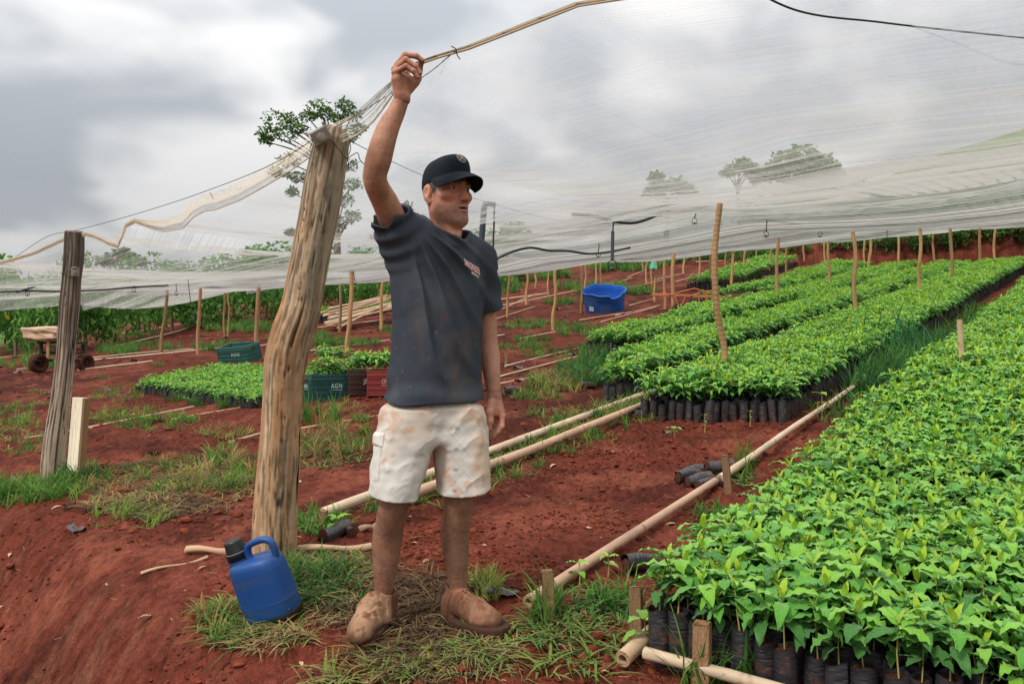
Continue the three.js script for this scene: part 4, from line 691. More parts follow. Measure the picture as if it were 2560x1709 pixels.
{ // the crates' seedlings: each one its own plant, its leaves one crown at this distance
  const crowns = plans.map((pl) => merge(pl.map(([g, c, mx]) => (mx ? paint(g.clone().applyMatrix4(mx), () => tint[c]) : paint(g.clone(), () => stemMat.color)))));
  for (const [p, pl, i] of crateSpots) { const m = solo('crate_seedling', crowns[plans.indexOf(pl)], leafInst, -p.z > 14 ? 'small seedling growing in the far row of crates' : 'coffee seedling standing in a crate behind the man', 'seedling', -p.z > 14 ? 'seedlings in the far crates' : 'seedlings in the crates behind the man', p); m.position.y -= 0.02; m.rotation.y = rr(0, 6.28); m.scale.setScalar(rr(0.9, 1.2)); }
}
{ // blue water tub
  const p = gpt(1512, 779), o = thing('water_tub', 'large round blue plastic tub with a warped rim on bare rows', 'tub', p);
  const wornT = tex(256, 128, (u, v) => { const d = smoothstep(tfbm(u, v, 6, 5, 4) + 0.55 * (0.45 - v), 0.42, 0.72); return [lerp(0.5, 2.6, d) * 0.38, lerp(0.9, 1.35, d) * 0.38, lerp(1.1, 0.9, d) * 0.42]; });
  const m = mat({ name: 'tub_blue', color: C(0.05, 0.30, 0.95), map: wornT, roughness: 0.55, side: THREE.DoubleSide });
  const prof = [[0.001, 0.0], [0.46, 0.0], [0.475, 0.02], [0.50, 0.28], [0.525, 0.42], [0.535, 0.425], [0.54, 0.54], [0.565, 0.545], [0.565, 0.56], [0.53, 0.56], [0.505, 0.43], [0.45, 0.03], [0.001, 0.03]].map(([x, y]) => new THREE.Vector2(x, y));
  const g = new THREE.LatheGeometry(prof, 56), q = g.attributes.position; for (let i = 0; i < q.count; i++) { const x = q.getX(i), y = q.getY(i), z = q.getZ(i), a = Math.atan2(z, x); if (y > 0.4) q.setY(i, y + 0.022 * Math.sin(a * 3 + 1) + 0.010 * Math.sin(a * 9) - (Math.abs(a - 1.1) < 0.25 ? 0.05 : 0)); } g.computeVertexNormals();
  part('shell', g, m, o); o.rotation.set(0.34, 0, 0.07); part('worn_label', new THREE.PlaneGeometry(0.14, 0.12).rotateY(-0.75).translate(-0.36, 0.20, 0.36), mat({ color: C(0.55, 0.5, 0.42) }), o); part('drain_plug', new THREE.CylinderGeometry(0.03, 0.03, 0.03, 12).rotateX(Math.PI / 2).translate(-0.26, 0.06, 0.42), holeShadeAndPlug, o);
}
function wheel(parent, p, r, w, m, axis = 0) { const t = part('wheel', new THREE.TorusGeometry(r * 0.72, r * 0.30, 10, 26).scale(1, 1, w), m, parent); t.position.copy(p); t.rotation.y = axis; part('rim', new THREE.CylinderGeometry(r * 0.45, r * 0.45, r * 0.22, 16).rotateX(Math.PI / 2), mudTyre, t); part('hub', new THREE.CylinderGeometry(r * 0.12, r * 0.12, r * 0.6, 10).rotateX(Math.PI / 2), ironMat, t); return t; }
const rustMat = mat({ name: 'rusty_orange_paint', color: C(0.46, 0.13, 0.045), roughness: 0.7, bumpMap: grainBump, bumpScale: 0.002 }), mudTyre = mat({ name: 'muddy_tyre', color: C(0.075, 0.030, 0.020), roughness: 0.95, bumpMap: grainBump, bumpScale: 0.01 });
{ // orange hand cart
  const o = thing('hand_cart', 'rusty orange tubular hand cart with two muddy wheels near the tub', 'cart', gpt(1703, 793)), T = (pts, r = 0.016) => sweep(pts, () => r, 7);
  part('frame', merge([T([V(-0.62, 0.50, 0.1), V(0.9, 0.42, 0.1)]), T([V(-0.62, 0.50, -0.4), V(0.9, 0.42, -0.4)]), T([V(-0.2, 0.50, 0.1), V(-0.2, 0.50, -0.4)]), T([V(0.25, 0.46, 0.1), V(0.25, 0.46, -0.4)]), T([V(0.9, 0.42, 0.1), V(0.9, 0.42, -0.4)]), T([V(-0.2, 0.5, -0.15), V(0.3, 0.62, -0.15), V(0.9, 0.42, -0.15)])]), rustMat, o);
  part('legs_brace', merge([T([V(-0.15, 0.50, 0.1), V(-0.05, 0.15, 0.1)]), T([V(0.35, 0.45, 0.1), V(0.38, 0.15, 0.1)]), T([V(0.55, 0.44, 0.1), V(0.40, 0.15, 0.1)]), T([V(0.1, 0.48, 0.1), V(-0.04, 0.15, 0.1)]), T([V(-0.05, 0.16, 0.1), V(0.38, 0.16, 0.1)])]), rustMat, o);
  part('handle', T([V(-0.62, 0.50, 0.1), V(-0.78, 0.52, 0.1)], 0.02), ironMat, o);
  for (const [x, z] of [[-0.05, 0.05], [0.40, 0.05]]) wheel(o, V(x, 0.15, z), 0.16, 1.3, mudTyre, 0.25);
  o.rotation.y = -0.1;
}
{ // old cart with a sack at the hedge
  const o = thing('wheel_cart', 'dark two wheeled cart with muddy tyres below the hedge', 'cart', gpt(140, 930));
  wheel(o, V(-0.30, 0.17, 0.05), 0.18, 1.5, mudTyre, 1.2); wheel(o, V(0.42, 0.17, -0.2), 0.18, 1.5, mudTyre, 1.2);
  part('frame', merge([rbox(0.78, 0.05, 0.06, 0.01, 0.05, 0.36, -0.05), rbox(0.05, 0.30, 0.05, 0.01, -0.28, 0.42, 0), rbox(0.05, 0.26, 0.05, 0.01, 0.40, 0.40, -0.18), rbox(0.9, 0.04, 0.05, 0.01, 0.05, 0.55, -0.1), rbox(0.04, 0.05, 0.6, 0.01, -0.25, 0.22, 0), rbox(0.04, 0.05, 0.6, 0.01, 0.38, 0.22, -0.1)]), mat({ color: C(0.03, 0.026, 0.024), roughness: 0.8 }), o);
  part('brace', rbox(0.05, 0.34, 0.04, 0.01, -0.12, 0.44, 0.06).rotateZ(0.0), poleMats[0], o);
  const g = new THREE.SphereGeometry(1, 40, 24), q = g.attributes.position; for (let i = 0; i < q.count; i++) { const x = q.getX(i), y = q.getY(i), z = q.getZ(i), n = Math.max(Math.abs(x), Math.abs(y) , Math.abs(z)), k = lerp(1, 1 / Math.max(n, 0.6), 0.7) * (1 + 0.5 * (fbm3(x * 2.2, y * 2.2, z * 2.2, 4) - 0.5)); q.setXYZ(i, x * k * 0.30, y * k * 0.12, z * k * 0.2); } g.computeVertexNormals();
  const sk = solo('sack', g, mat({ name: 'woven_sack', color: C(0.66, 0.47, 0.33), map: fibre, bumpMap: weaveBump0(), bumpScale: 0.004, roughness: 0.9 }), 'pale woven sack lying on the cart below the hedge', 'sack', null, o.position.clone().add(V(-0.28, 0.72, -0.05))); sk.rotation.z = 0.03;
}
function weaveBump0() { const t = tex(64, 64, (u, v) => { const k = 0.5 + 0.3 * Math.sin(u * 6.283 * 16) * Math.sin(v * 6.283 * 16) + 0.3 * (tnoise(u, v, 6, 2) - 0.5); return [k, k, k]; }); t.repeat.set(6, 3); return t; }
{ // green bag on a pole
  const [x, d] = onSlope(1637, 753), g = new THREE.ConeGeometry(0.11, 0.36, 18, 8, false), q = g.attributes.position; for (let i = 0; i < q.count; i++) { const a = Math.atan2(q.getZ(i), q.getX(i)), k = 1 + 0.18 * Math.sin(a * 5 + q.getY(i) * 9); q.setX(i, q.getX(i) * k); q.setZ(i, q.getZ(i) * k * 0.6); } g.computeVertexNormals();
  const b = solo('plastic_bag', g, phys({ color: C(0.12, 0.42, 0.30), roughness: 0.5 }), 'green plastic bag knotted and hung on a far pole', 'bag', null, at(1634, 655, d - 0.12));
}
// irrigation: black pipe, hoses under the net, droppers with sprinklers
const hoseMat = mat({ name: 'black_hose', color: C(0.018, 0.021, 0.024), roughness: 0.45 }), pipeMat = mat({ name: 'grey_pipe', color: C(0.045, 0.058, 0.075), roughness: 0.5 });
const hose = (pts, r, n = 40) => sweep(curve(pts.map(([x, y, d]) => at(x, y, d)), n), () => r, 8);
function sprinkler(p, s, parent) { const k = (x, y) => V(p.x + x * s, p.y + y * s, p.z); part('sprinkler', merge([sweep(curve([k(0, 0), k(-0.018, -0.008), k(-0.022, -0.03), k(-0.018, -0.05)], 12), () => 0.003 * s, 5), sweep(curve([k(0, 0), k(0.018, -0.008), k(0.022, -0.03), k(0.018, -0.05)], 12), () => 0.003 * s, 5), sweep([k(-0.02, -0.05), k(0.02, -0.05)], () => 0.004 * s, 5), new THREE.ConeGeometry(0.009 * s, 0.02 * s, 10).translate(p.x, p.y - 0.036 * s, p.z), new THREE.CylinderGeometry(0.006 * s, 0.006 * s, 0.016 * s, 8).translate(p.x, p.y + 0.006 * s, p.z)]), hoseMat, parent); }
{
  let o = thing('riser_pipe', 'grey elbow pipe rising behind the man to the net', 'pipe', null);
  part('pipe', hose([[1186, 900, 6.9], [1196, 700, 6.9], [1204, 600, 6.88], [1210, 520, 6.86]], 0.026), pipeMat, o); part('elbow', hose([[1210, 522, 6.86], [1212, 512, 6.86], [1220, 509, 6.85], [1238, 512, 6.84]], 0.022), pipeMat, o);
  o = thing('dropper_line', 'thin dropper hanging from the elbow pipe with a small sprinkler', 'sprinkler', null);
  part('tube', hose([[1236, 513, 6.8], [1235, 560, 6.8], [1233, 610, 6.8], [1234, 652, 6.8]], 0.008, 16), hoseMat, o); sprinkler(at(1234, 654, 6.8), 1.6, o);
  solo('hose', hose([[1180, 690, 8.6], [1228, 655, 8.7], [1270, 633, 9], [1322, 619, 9.3], [1372, 626, 9.7], [1420, 627, 10], [1470, 634, 10.4], [1520, 630, 10.8], [1575, 619, 11.2]], 0.016, 60), hoseMat, 'long black hose waving from behind the man under the net', 'hose');
  o = thing('overhead_hose', 'black hose with a grey dropper pipe hung below the first net', 'hose', null);
  part('hose', hose([[1430, 535, 8.3], [1470, 538, 8.35], [1505, 545, 8.4], [1540, 554, 8.45], [1580, 557, 8.5], [1620, 547, 8.6], [1652, 532, 8.7]], 0.017, 50), hoseMat, o); part('dropper', hose([[1534, 554, 8.45], [1532, 580, 8.45]], 0.008, 6), hoseMat, o); part('dropper_pipe', hose([[1532, 578, 8.45], [1531, 648, 8.45]], 0.018, 6), pipeMat, o); sprinkler(at(1531, 650, 8.45), 2.0, o);
  solo('hose', hose([[1853, 504, 9.6], [1885, 510, 9.7], [1912, 525, 9.8], [1945, 537, 9.9], [1995, 543, 10]], 0.016, 30), hoseMat, 'black hose curving below the net right of the curved pole', 'hose');
  solo('hose', hose([[2165, 537, 12.5], [2195, 549, 12.6], [2230, 558, 12.7], [2255, 555, 12.8]], 0.018, 24), hoseMat, 'short black hose below the net over the far beds', 'hose');
  solo('hose', hose([[-40, 664, 9.2], [20, 667, 9.4], [50, 672, 9.5]], 0.03, 10), hoseMat, 'stub of black hose at the left edge under the net', 'hose');
  solo('hose', hose([[-20, 731, 12], [60, 727, 12], [150, 728, 12.2], [260, 724, 12.5], [330, 718, 12.8], [420, 712, 13]], 0.014, 30), hoseMat, 'straight black hose strung low under the left net', 'hose');
  solo('hose', hose([[40, 730, 12], [90, 715, 12], [128, 700, 12.1], [150, 700, 12.2]], 0.014, 20), hoseMat, 'slanting black hose joining the low left line', 'hose');
  const dr = [[1742, 512, 1737, 545, 9.2, 'dropper with an open loop left of the curved pole'], [1917, 528, 1916, 578, 9.9, 'dropper hanging from the right hose by the curved pole'], [2050, 545, 2051, 580, 11, 'dropper between the curved and crooked poles'], [2217, 553, 2218, 600, 12.7, 'dropper under the short far hose'], [1497, 600, 1496, 630, 11, 'short dropper over the bare rows'], [466, 670, 480, 790, 12.2, 'long loose dropper with a frayed end under the left net'], [71, 680, 68, 728, 11.8, 'dropper at the far left beside the edge post'], [335, 708, 334, 720, 12.8, 'stub dropper on the low left line'], [438, 702, 440, 728, 12.9, 'short dropper near the leaning dark pole'], [883, 676, 886, 700, 13, 'dropper beside the tan pole near the man']];
  for (const [x0, y0, x1, y1, d, label] of dr) { const q = thing('dropper_line', label, 'sprinkler', null, 'droppers hanging under the nets'); part('tube', hose([[x0, y0, d], [x0 * 0.6 + x1 * 0.4 + 1, (y0 + y1) / 2, d], [x1, y1, d]], 0.006, 10), hoseMat, q); sprinkler(at(x1, y1, d), 1.3, q); }
}
// loose grow bags and torn plastic on the soil
function looseBag(px, py, turn, roll, k, label, empty) {
  const g = bagGeo(0.17, 0.036, px * 0.37), q = g.attributes.position; for (let i = 0; i < q.count; i++) { const y = q.getY(i) / 0.17; q.setX(i, q.getX(i) * (empty ? lerp(1, 0.5, y) : 1) + 0.015 * Math.sin(y * 2.4 + px)); q.setZ(i, q.getZ(i) * (empty ? 0.6 : 0.92)); } g.computeVertexNormals();
  const o = thing('grow_bag', label, 'bag', gpt(px, py), 'loose grow bags on the soil'), m = part('sleeve', g, looseMat, o); m.rotation.set(0, 0, Math.PI / 2); m.position.set(0.085, 0.030 + roll, 0);
  const e = part('earth_plug', new THREE.SphereGeometry(0.033, 14, 8).scale(0.25, 1, 0.9), pottingMat, o); e.position.set(-0.080, 0.030 + roll, 0); const e2 = part('earth_plug', new THREE.SphereGeometry(0.031, 14, 8).scale(0.2, 1, 0.9), pottingMat, o); e2.position.set(0.083, 0.030 + roll, 0);
  o.rotation.set(0, turn, 0.02); o.scale.setScalar(k); return o;
}
const looseMat = mat({ name: 'muddy_bag_plastic', color: C(0.10, 0.097, 0.10), map: bagMap, bumpMap: bagBump, bumpScale: 0.006, roughness: 0.36, side: THREE.DoubleSide });
looseBag(1608, 1425, 0.42, 0, 1.05, 'black seedling bag lying alone between the rail and the near bed');
looseBag(1722, 1203, 0.50, 0, 1, 'first bag of the little heap behind the split stake');
looseBag(1748, 1214, 0.46, 0, 1, 'bag in the middle of the little heap by the split stake');
looseBag(1772, 1228, 0.44, 0, 0.95, 'flattened bag of the heap nearest the rail', 1);
looseBag(1735, 1190, 0.48, 0.0, 1, 'rear bag of the little heap by the split stake');
looseBag(1800, 1196, 0.20, 0.045, 1, 'bag lying on top of the little heap by the split stake');
looseBag(1835, 1182, 0.4, 0.0, 1, 'bag half behind the split stake under grass');
looseBag(1470, 972, 0.15, 0, 1, 'black bag lying in front of the big grass');
looseBag(1608, 1046, 0.3, 0, 1, 'dark bag tucked under the mottled rail');
looseBag(1252, 1160, 0.35, 0, 1, 'bag lying between the two rails behind the man');
looseBag(838, 1340, 1.0, 0.0, 1.1, 'grey muddy bag standing askew behind the right leg');
looseBag(872, 1335, 2.0, 0, 0.9, 'small crushed bag beside the muddy one behind the leg', 1);
looseBag(1282, 985, 0.3, 0, 1, 'bag near the lowered hand by a thin pole');
{ const b = thing('grow_bag', 'grey bag standing proud of the second bed front row', 'bag', gpt(1772, 1062), 'loose grow bags on the soil'); part('sleeve', bagGeos[1], looseMat, b); b.scale.setScalar(1.05); b.rotation.z = -0.08; }
function scrap(px, py, s, label, look = 0) {
  const n = 7, pos = [], idx = [], uv = [], sd = px * 0.13 + py; for (let j = 0; j <= n; j++) for (let i = 0; i <= n; i++) { const u = i / n - 0.5, v = j / n - 0.5, e = 1 - 0.45 * noise2(u * 5 + sd, v * 5); pos.push(u * s * 1.7 * e, 0.006 + s * 0.30 * Math.pow(noise2(u * 4 + sd, v * 4 + 3), 2), v * s * 0.8 * e); uv.push(i / n, j / n); }
  for (let j = 0; j < n; j++) for (let i = 0; i < n; i++) { const a = j * (n + 1) + i; idx.push(a, a + n + 1, a + 1, a + 1, a + n + 1, a + n + 2); }
  const m = solo('plastic_scrap', geo(pos, idx, uv), look ? barkMat : scrapMat, label, look ? 'bark' : 'plastic scrap', look ? 'slabs of bark and clay' : 'torn black bags on the soil', gpt(px, py)); m.rotation.y = noise2(px, py) * 6; return m;
}
const scrapMat = mat({ name: 'torn_bag', color: C(0.16, 0.16, 0.17), map: bagMap, bumpMap: bagBump, bumpScale: 0.006, roughness: 0.4, side: THREE.DoubleSide }), barkMat = mat({ name: 'clay_crust', color: C(0.20, 0.085, 0.055), map: bagMap, bumpMap: soilBump, bumpScale: 0.01, side: THREE.DoubleSide });
scrap(190, 1325, 0.12, 'grey strip of torn plastic on the bank crest'); scrap(1240, 1490, 0.13, 'crumpled clay-smeared plastic beside the left boot'); scrap(1258, 1480, 0.10, 'stone-like clay slab just behind the turned boot', 1); scrap(172, 1270, 0.13, 'reddish bark slab in grass on the bank', 1); scrap(30, 1195, 0.10, 'plastic scrap at the left edge near the edge post'); scrap(385, 1135, 0.10, 'plastic scrap in grass left of the main post'); scrap(380, 1258, 0.08, 'pale clay chip in the dry grass', 1); scrap(1600, 1015, 0.10, 'bark slab beside the mottled rail', 1); scrap(1665, 1082, 0.07, 'scrap of bag in front of the second bed'); scrap(760, 1050, 0.09, 'black scrap with a sprouting leaf behind the main post'); scrap(650, 1165, 0.08, 'scrap touching the left side of the main post'); scrap(500, 1010, 0.12, 'black scrap below the left seedling bed');
reseed(818);
for (let i = 0; i < 120; i++) { const px = rr(-20, 1750), py = rr(770, 1000); if ((px > 1440 && py > 800) || (px > 380 && px < 960 && py > 890)) continue; const [, d] = onSlope(px, py); if (d > 34) continue; scrap(px, py, rr(0.07, 0.14) * (0.8 + d * 0.035), d > 13 ? 'torn black bag scrap on the far bare rows' : 'torn black bag scrap on the bare rows behind the man'); }
// sticks
const stick = (x0, y0, x1, y1, r, label) => { const a = gpt(x0, y0), b = gpt(x1, y1); a.y += r; b.y += r; return solo('stick', sweep(line(a, b, 12, (k) => V(0, 0.008 * Math.sin(k * 7), 0.008 * Math.sin(k * 9))), (k, an) => r * (1 + 0.2 * Math.sin(an * 2 + k * 5)), 8, { girth: 0.1 }), bambooMats[2], label, 'stick', 'sticks on the ground'); };
stick(467, 1382, 590, 1384, 0.019, 'split bamboo offcut lying left of the blue jug'); stick(352, 1440, 520, 1398, 0.008, 'thin twig lying left of the blue jug'); stick(745, 1382, 930, 1375, 0.017, 'weathered cane lying from the jug to the right leg'); stick(900, 1335, 945, 1322, 0.018, 'short bamboo piece behind the right calf');
// broadleaf weeds
function weed(px, py, h, k, label) { const o = thing('weed', label, 'weed', gpt(px, py), 'broadleaf weeds'); part('stem', sweep([V(0, -0.02, 0), V(0.004, h * 0.5, 0.003), V(0, h, 0)], (q) => 0.004 - 0.002 * q, 6), stemMat, o); for (let i = 0; i < 5; i++) { const m = part('leaf', leafVar[(i * 3) % 8], leafMats[i > 3 ? 3 : 2], o); m.position.set(0, h * (i < 2 ? 0.65 : 0.98), 0); m.rotation.set(0.1, i * 2.2 + px, i < 2 ? 0.1 : 0.35, 'YZX'); m.scale.set(k, k, k * 1.25); } return o; }
weed(1612, 1640, 0.13, 0.85, 'bright broadleaf weed growing over the hollow rail end'); weed(1448, 1470, 0.10, 0.55, 'broadleaf weed beside the pale rail near its hollow end'); weed(1520, 1440, 0.09, 0.5, 'small weed by the lone black bag'); weed(2055, 1050, 0.2, 0.7, 'weed at the corner of the second bed'); weed(1685, 1095, 0.05, 0.7, 'uprooted seedling lying on the bare bed'); weed(840, 1330, 0.08, 0.8, 'weed with pale leaves at the rail end behind the man');
weed(1762, 1080, 0.13, 0.3, 'thin sprout in front of the second bed'); weed(1875, 1072, 0.12, 0.28, 'second thin sprout in front of the second bed');
// ---------------------------------------------------------------- shrubs, hedge and trees
const foliageMat = phys({ name: 'foliage', vertexColors: true, roughness: 1, transmission: 0.3, thickness: 0, specularIntensity: 0.4, side: THREE.DoubleSide });
// leaves spread through lumps: [x, y, z, r, squash]; every leaf a folded blade
function foliage(lumps, perLump, size, c0, c1, extra) {
  const pos = [], col = [], idx = [];
  for (const [x, y, z, r, sq = 1] of lumps) for (let i = 0; i < perLump; i++) {
    const d = V(rr(-1, 1), rr(-1, 1), rr(-1, 1)); if (d.lengthSq() > 1) { i--; continue; } const k = Math.pow(d.length(), -0.45); d.multiplyScalar(k > 3 ? 3 : k);
    const p = V(x + d.x * r, y + d.y * r * sq, z + d.z * r), s = size * rr(0.6, 1.3), a = V(rr(-1, 1), rr(-0.7, 0.5), rr(-1, 1)).normalize(), n = V(rr(-1, 1), rr(0.1, 1.2), rr(-1, 1)).normalize(), b = V(0, 0, 0).crossVectors(a, n).normalize(), q = pos.length / 3, up = V(0, 0, 0).crossVectors(b, a);
    const P = (u, v, w) => pos.push(p.x + a.x * u * s + b.x * v * s + up.x * w * s, p.y + a.y * u * s + b.y * v * s + up.y * w * s, p.z + a.z * u * s + b.z * v * s + up.z * w * s);
    P(0, 0, 0); P(0.5, 0.26, 0.08); P(1, 0, -0.1); P(0.5, -0.26, 0.08); P(0.55, 0, 0); idx.push(q, q + 1, q + 4, q + 1, q + 2, q + 4, q + 2, q + 3, q + 4, q + 3, q, q + 4);
    let c = mixC(c0, c1, clamp(rnd() * 0.8 + 0.25 * noise(p.x * 1.3, p.y * 1.3, p.z * 1.3), 0, 1)); if (extra && rnd() < extra) c = C(0.55, 0.42, 0.03);
    for (let m = 0; m < 5; m++) col.push(c.r, c.g, c.b);
  }
  return geo(pos, idx, null, col);
}
const barkTree = mat({ name: 'tree_bark', color: C(0.20, 0.15, 0.11), map: fibre, bumpMap: woodBump, bumpScale: 0.02 });
reseed(2024);
const shrubGeos = Array.from({ length: 5 }, (_, v) => { const L = []; for (let i = 0; i < 15; i++) { const a = rr(0, 6.28), q = Math.sqrt(rnd()) * 0.75, h = rr(0.1, 1); L.push([Math.cos(a) * q * (1.1 - 0.35 * h), 0.18 + h * 0.85, Math.sin(a) * q * (1.1 - 0.35 * h), rr(0.22, 0.40), 0.85]); } return foliage(L, 95, 0.115, C(0.05, 0.155, 0.032), C(0.16, 0.36, 0.06), v < 2 ? 0.006 : 0); });
const grassyGeos = Array.from({ length: 2 }, (_, v) => { const g = tuft(70, 1.0, 0.9, 0.25, 0.028, 301 + v * 17), n = g.attributes.position.count, c = new Float32Array(n * 3); for (let i = 0; i < n; i++) { const k = 0.7 + 0.6 * hash3(Math.floor(i / 12), v, 3); c.set([0.085 * k, 0.20 * k, 0.045 * k], i * 3); } g.setAttribute('color', new THREE.BufferAttribute(c, 3)); return g; });
let shrubProto = [];
function shrub(px, py, w, h, v, label, group, depth) {
  let x, d; if (depth) { d = depth; x = (px - CX) / F * d; } else [x, d] = onSlope(px, py);
  const o = thing('shrub', label, 'shrub', gxy(x, d, -0.05), group);
  part('crown', shrubGeos[v % 5], foliageMat, o); part('stem', stemGeo, barkTree, o);
  const s = 1 / F * d; o.scale.set(w * s / 1.7, h * s / 0.95, w * s / 1.7); o.rotation.y = rr(0, 6.28); return o;
}
const stemGeo = sweep([V(0, -0.1, 0), V(0.03, 0.35, 0), V(-0.02, 0.8, 0.03)], (k) => 0.045 * (1.2 - k), 7);
const hedge = [[-60, 890, 190, 205], [40, 888, 170, 195], [130, 882, 170, 200], [215, 872, 170, 190], [290, 862, 150, 175], [350, 845, 150, 165], [430, 826, 150, 150], [505, 815, 150, 140], [585, 805, 140, 130], [665, 800, 140, 125], [740, 790, 130, 120], [800, 785, 120, 110], [870, 776, 120, 105], [940, 770, 120, 95], [1010, 760, 120, 90], [1080, 745, 120, 85], [1150, 735, 110, 75], [1220, 725, 110, 70], [1290, 705, 110, 55]];
const hedgeNames = ['leafy', 'dense', 'dark', 'spreading', 'loose', 'rounded', 'bushy'];
hedge.forEach(([x, y, w, h], i) => shrub(x, y, w, h, i, i < 6 ? `${hedgeNames[i]} dark shrub with small yellow flowers, ${['first', 'second', 'third', 'fourth', 'fifth', 'sixth'][i]} in the hedge from the left edge` : `${hedgeNames[i % 7]} green shrub in the hedge line behind ${i < 11 ? 'the main post' : 'the man'}`, 'shrubs of the boundary hedge'));
for (let i = 0; i < 15; i++) shrub(-80 + i * 95 + rr(-20, 20), 0, 200, 84 + 14 * Math.sin(i), i + 2, 'tall shrub behind the front hedge row', 'shrubs behind the hedge', 27 + i * 0.9);
// bank at the far right: shrubs and tall grass
for (const [x, y, w, h, k] of [[1920, 640, 60, 30, 0], [1990, 632, 70, 44, 0], [2080, 622, 60, 40, 0], [2140, 622, 70, 44, 0], [2190, 628, 100, 70, 0], [2250, 632, 120, 95, 0], [2320, 628, 120, 100, 0], [2380, 615, 100, 90, 0], [2450, 610, 140, 100, 0], [2530, 600, 150, 100, 0], [2600, 600, 150, 110, 0], [1560, 670, 70, 36, 0], [1610, 664, 60, 34, 0], [1500, 680, 60, 28, 0], [1400, 695, 70, 30, 0], [1690, 655, 50, 26, 0]]) shrub(x, y, w, h, x | 0, x > 1880 ? 'green shrub on the earth bank behind the far beds' : 'low shrub at the far edge of the bare rows', x > 1880 ? 'shrubs on the far bank' : 'low shrubs beyond the bare rows');
for (let i = 0; i < 46; i++) { const px = rr(1700, 2640), [x, d] = onSlope(px, rr(575, 655) - (px - 1700) * 0.06), o = solo('grass_clump', grassyGeos[i % 2], foliageMat, 'tall arching grass clump on the far earth bank', 'grass clump', 'tall grass on the far bank', gxy(x, Math.min(d + 1.2, 42))); o.scale.setScalar(rr(0.6, 1.3)); o.rotation.y = rr(0, 6.28); }
for (let i = 0; i < 12; i++) { const [s, t] = [rr(33.5, 40), rr(-12, 4)], [x, d] = ST(s, t); const o = thing('shrub', 'distant shrub on the grassy slope above the bank', 'shrub', gxy(x, d, -0.1), 'shrubs on the hillside'); part('crown', shrubGeos[i % 5], foliageMat, o); part('stem', stemGeo, barkTree, o); o.scale.set(rr(1.0, 1.7), rr(1.1, 2.0), rr(1.0, 1.7)); o.rotation.y = rr(0, 6.28); }
{ const a = gpt(2085, 610), l = solo('fallen_log', sweep(line(at(2078, 600, -a.z - 0.3), at(2100, 611, -a.z - 0.5), 4), () => 0.12, 10, { girth: 0.6 }), barkTree, 'cut log lying on the earth bank behind the far beds', 'log'); }
// trees: lumps placed by where the crown shows, at the tree's own distance
function tree(label, depth, base, lumps, leaf, per, c0, c1, trunkR) {
  const b = base.length > 2 ? at(base[0], base[1], depth) : at(base[0], base[1], depth), [, ] = base;
  b.y = Math.min(b.y, ground(b.x, depth) + 0.0); const o = thing('tree', label, 'tree', b), k = depth / F;
  const L = lumps.map(([x, y, r, sq, dz]) => { const p = at(x, y, depth); return [p.x - b.x, p.y - b.y, (dz ?? 0) * k, r * k, sq ?? 0.75]; });
  const top = L.reduce((a, q) => (q[1] > a[1] ? q : a), L[0]), mid = V(base[2] ? (at(base[2], 0, depth).x - b.x) : top[0] * 0.4, top[1] * 0.72, 0);
  const trunk = curve([V(0, -0.3, 0), V(mid.x * 0.35, top[1] * 0.35, 0.1), mid, V(top[0], top[1], top[2])], 24);
  part('trunk', sweep(trunk, (q) => trunkR * (1.1 - 0.85 * q), 9, { girth: 0.8 }), barkTree, o);
  for (const q of L) { const s = trunk[Math.floor(clamp(q[1] / top[1] * 0.75, 0.15, 0.85) * 23)], e = V(q[0], q[1] - q[3] * 0.2, q[2]); part('limb', sweep(curve([s, s.clone().lerp(e, 0.5).add(V(0, 0.08 * s.distanceTo(e), 0)), e], 8), (t) => trunkR * 0.38 * (1.05 - 0.8 * t), 6), barkTree, o); }
  part('crown', foliage(L, per, leaf, c0, c1), foliageMat, o); return o;
}
const TG0 = C(0.05, 0.115, 0.035), TG1 = C(0.15, 0.26, 0.07);
tree('tall thin tree with tufted crown behind the main post', 29, [846, 700, 838], [[690, 300, 34], [668, 330, 26, 0.6], [715, 335, 30, 0.6], [722, 300, 24], [665, 350, 18, 0.5], [795, 268, 30, 0.7], [770, 290, 22, 0.6], [815, 282, 24, 0.6], [862, 262, 24, 0.6], [880, 285, 22, 0.6], [845, 295, 22, 0.5], [750, 320, 24, 0.5], [870, 340, 26, 0.6], [895, 320, 20, 0.6], [720, 400, 28, 0.6], [690, 430, 20, 0.6], [740, 440, 22, 0.6], [870, 410, 26, 0.6], [880, 460, 24, 0.7], [860, 500, 24, 0.7], [880, 540, 20], [730, 480, 16, 0.6], [725, 580, 14, 0.6], [850, 560, 18]], 0.15, 150, TG0, TG1, 0.15);
tree('broad round crowned tree beyond the hill seen through the net', 52, [2005, 520, 2005], [[1965, 410, 42], [2010, 395, 44], [2050, 415, 38], [1935, 430, 28], [2080, 430, 24], [2000, 435, 44], [1900, 440, 24, 0.6], [2045, 440, 30]], 0.42, 300, C(0.045, 0.12, 0.025), C(0.15, 0.27, 0.05), 0.35);
tree('small feathery tree left of the broad tree through the net', 50, [1848, 520, 1845], [[1830, 425, 20, 0.6], [1855, 408, 16, 0.8], [1872, 415, 12], [1880, 428, 16, 0.5], [1815, 432, 12, 0.5]], 0.34, 140, TG0, TG1, 0.16);
tree('pair of low bushy crowns through the net beyond the hose', 50, [1665, 540, 1668], [[1640, 446, 18], [1655, 470, 24, 0.7], [1690, 462, 26, 0.7], [1720, 476, 20, 0.6], [1630, 478, 20, 0.6]], 0.34, 160, C(0.035, 0.08, 0.02), TG1, 0.2);
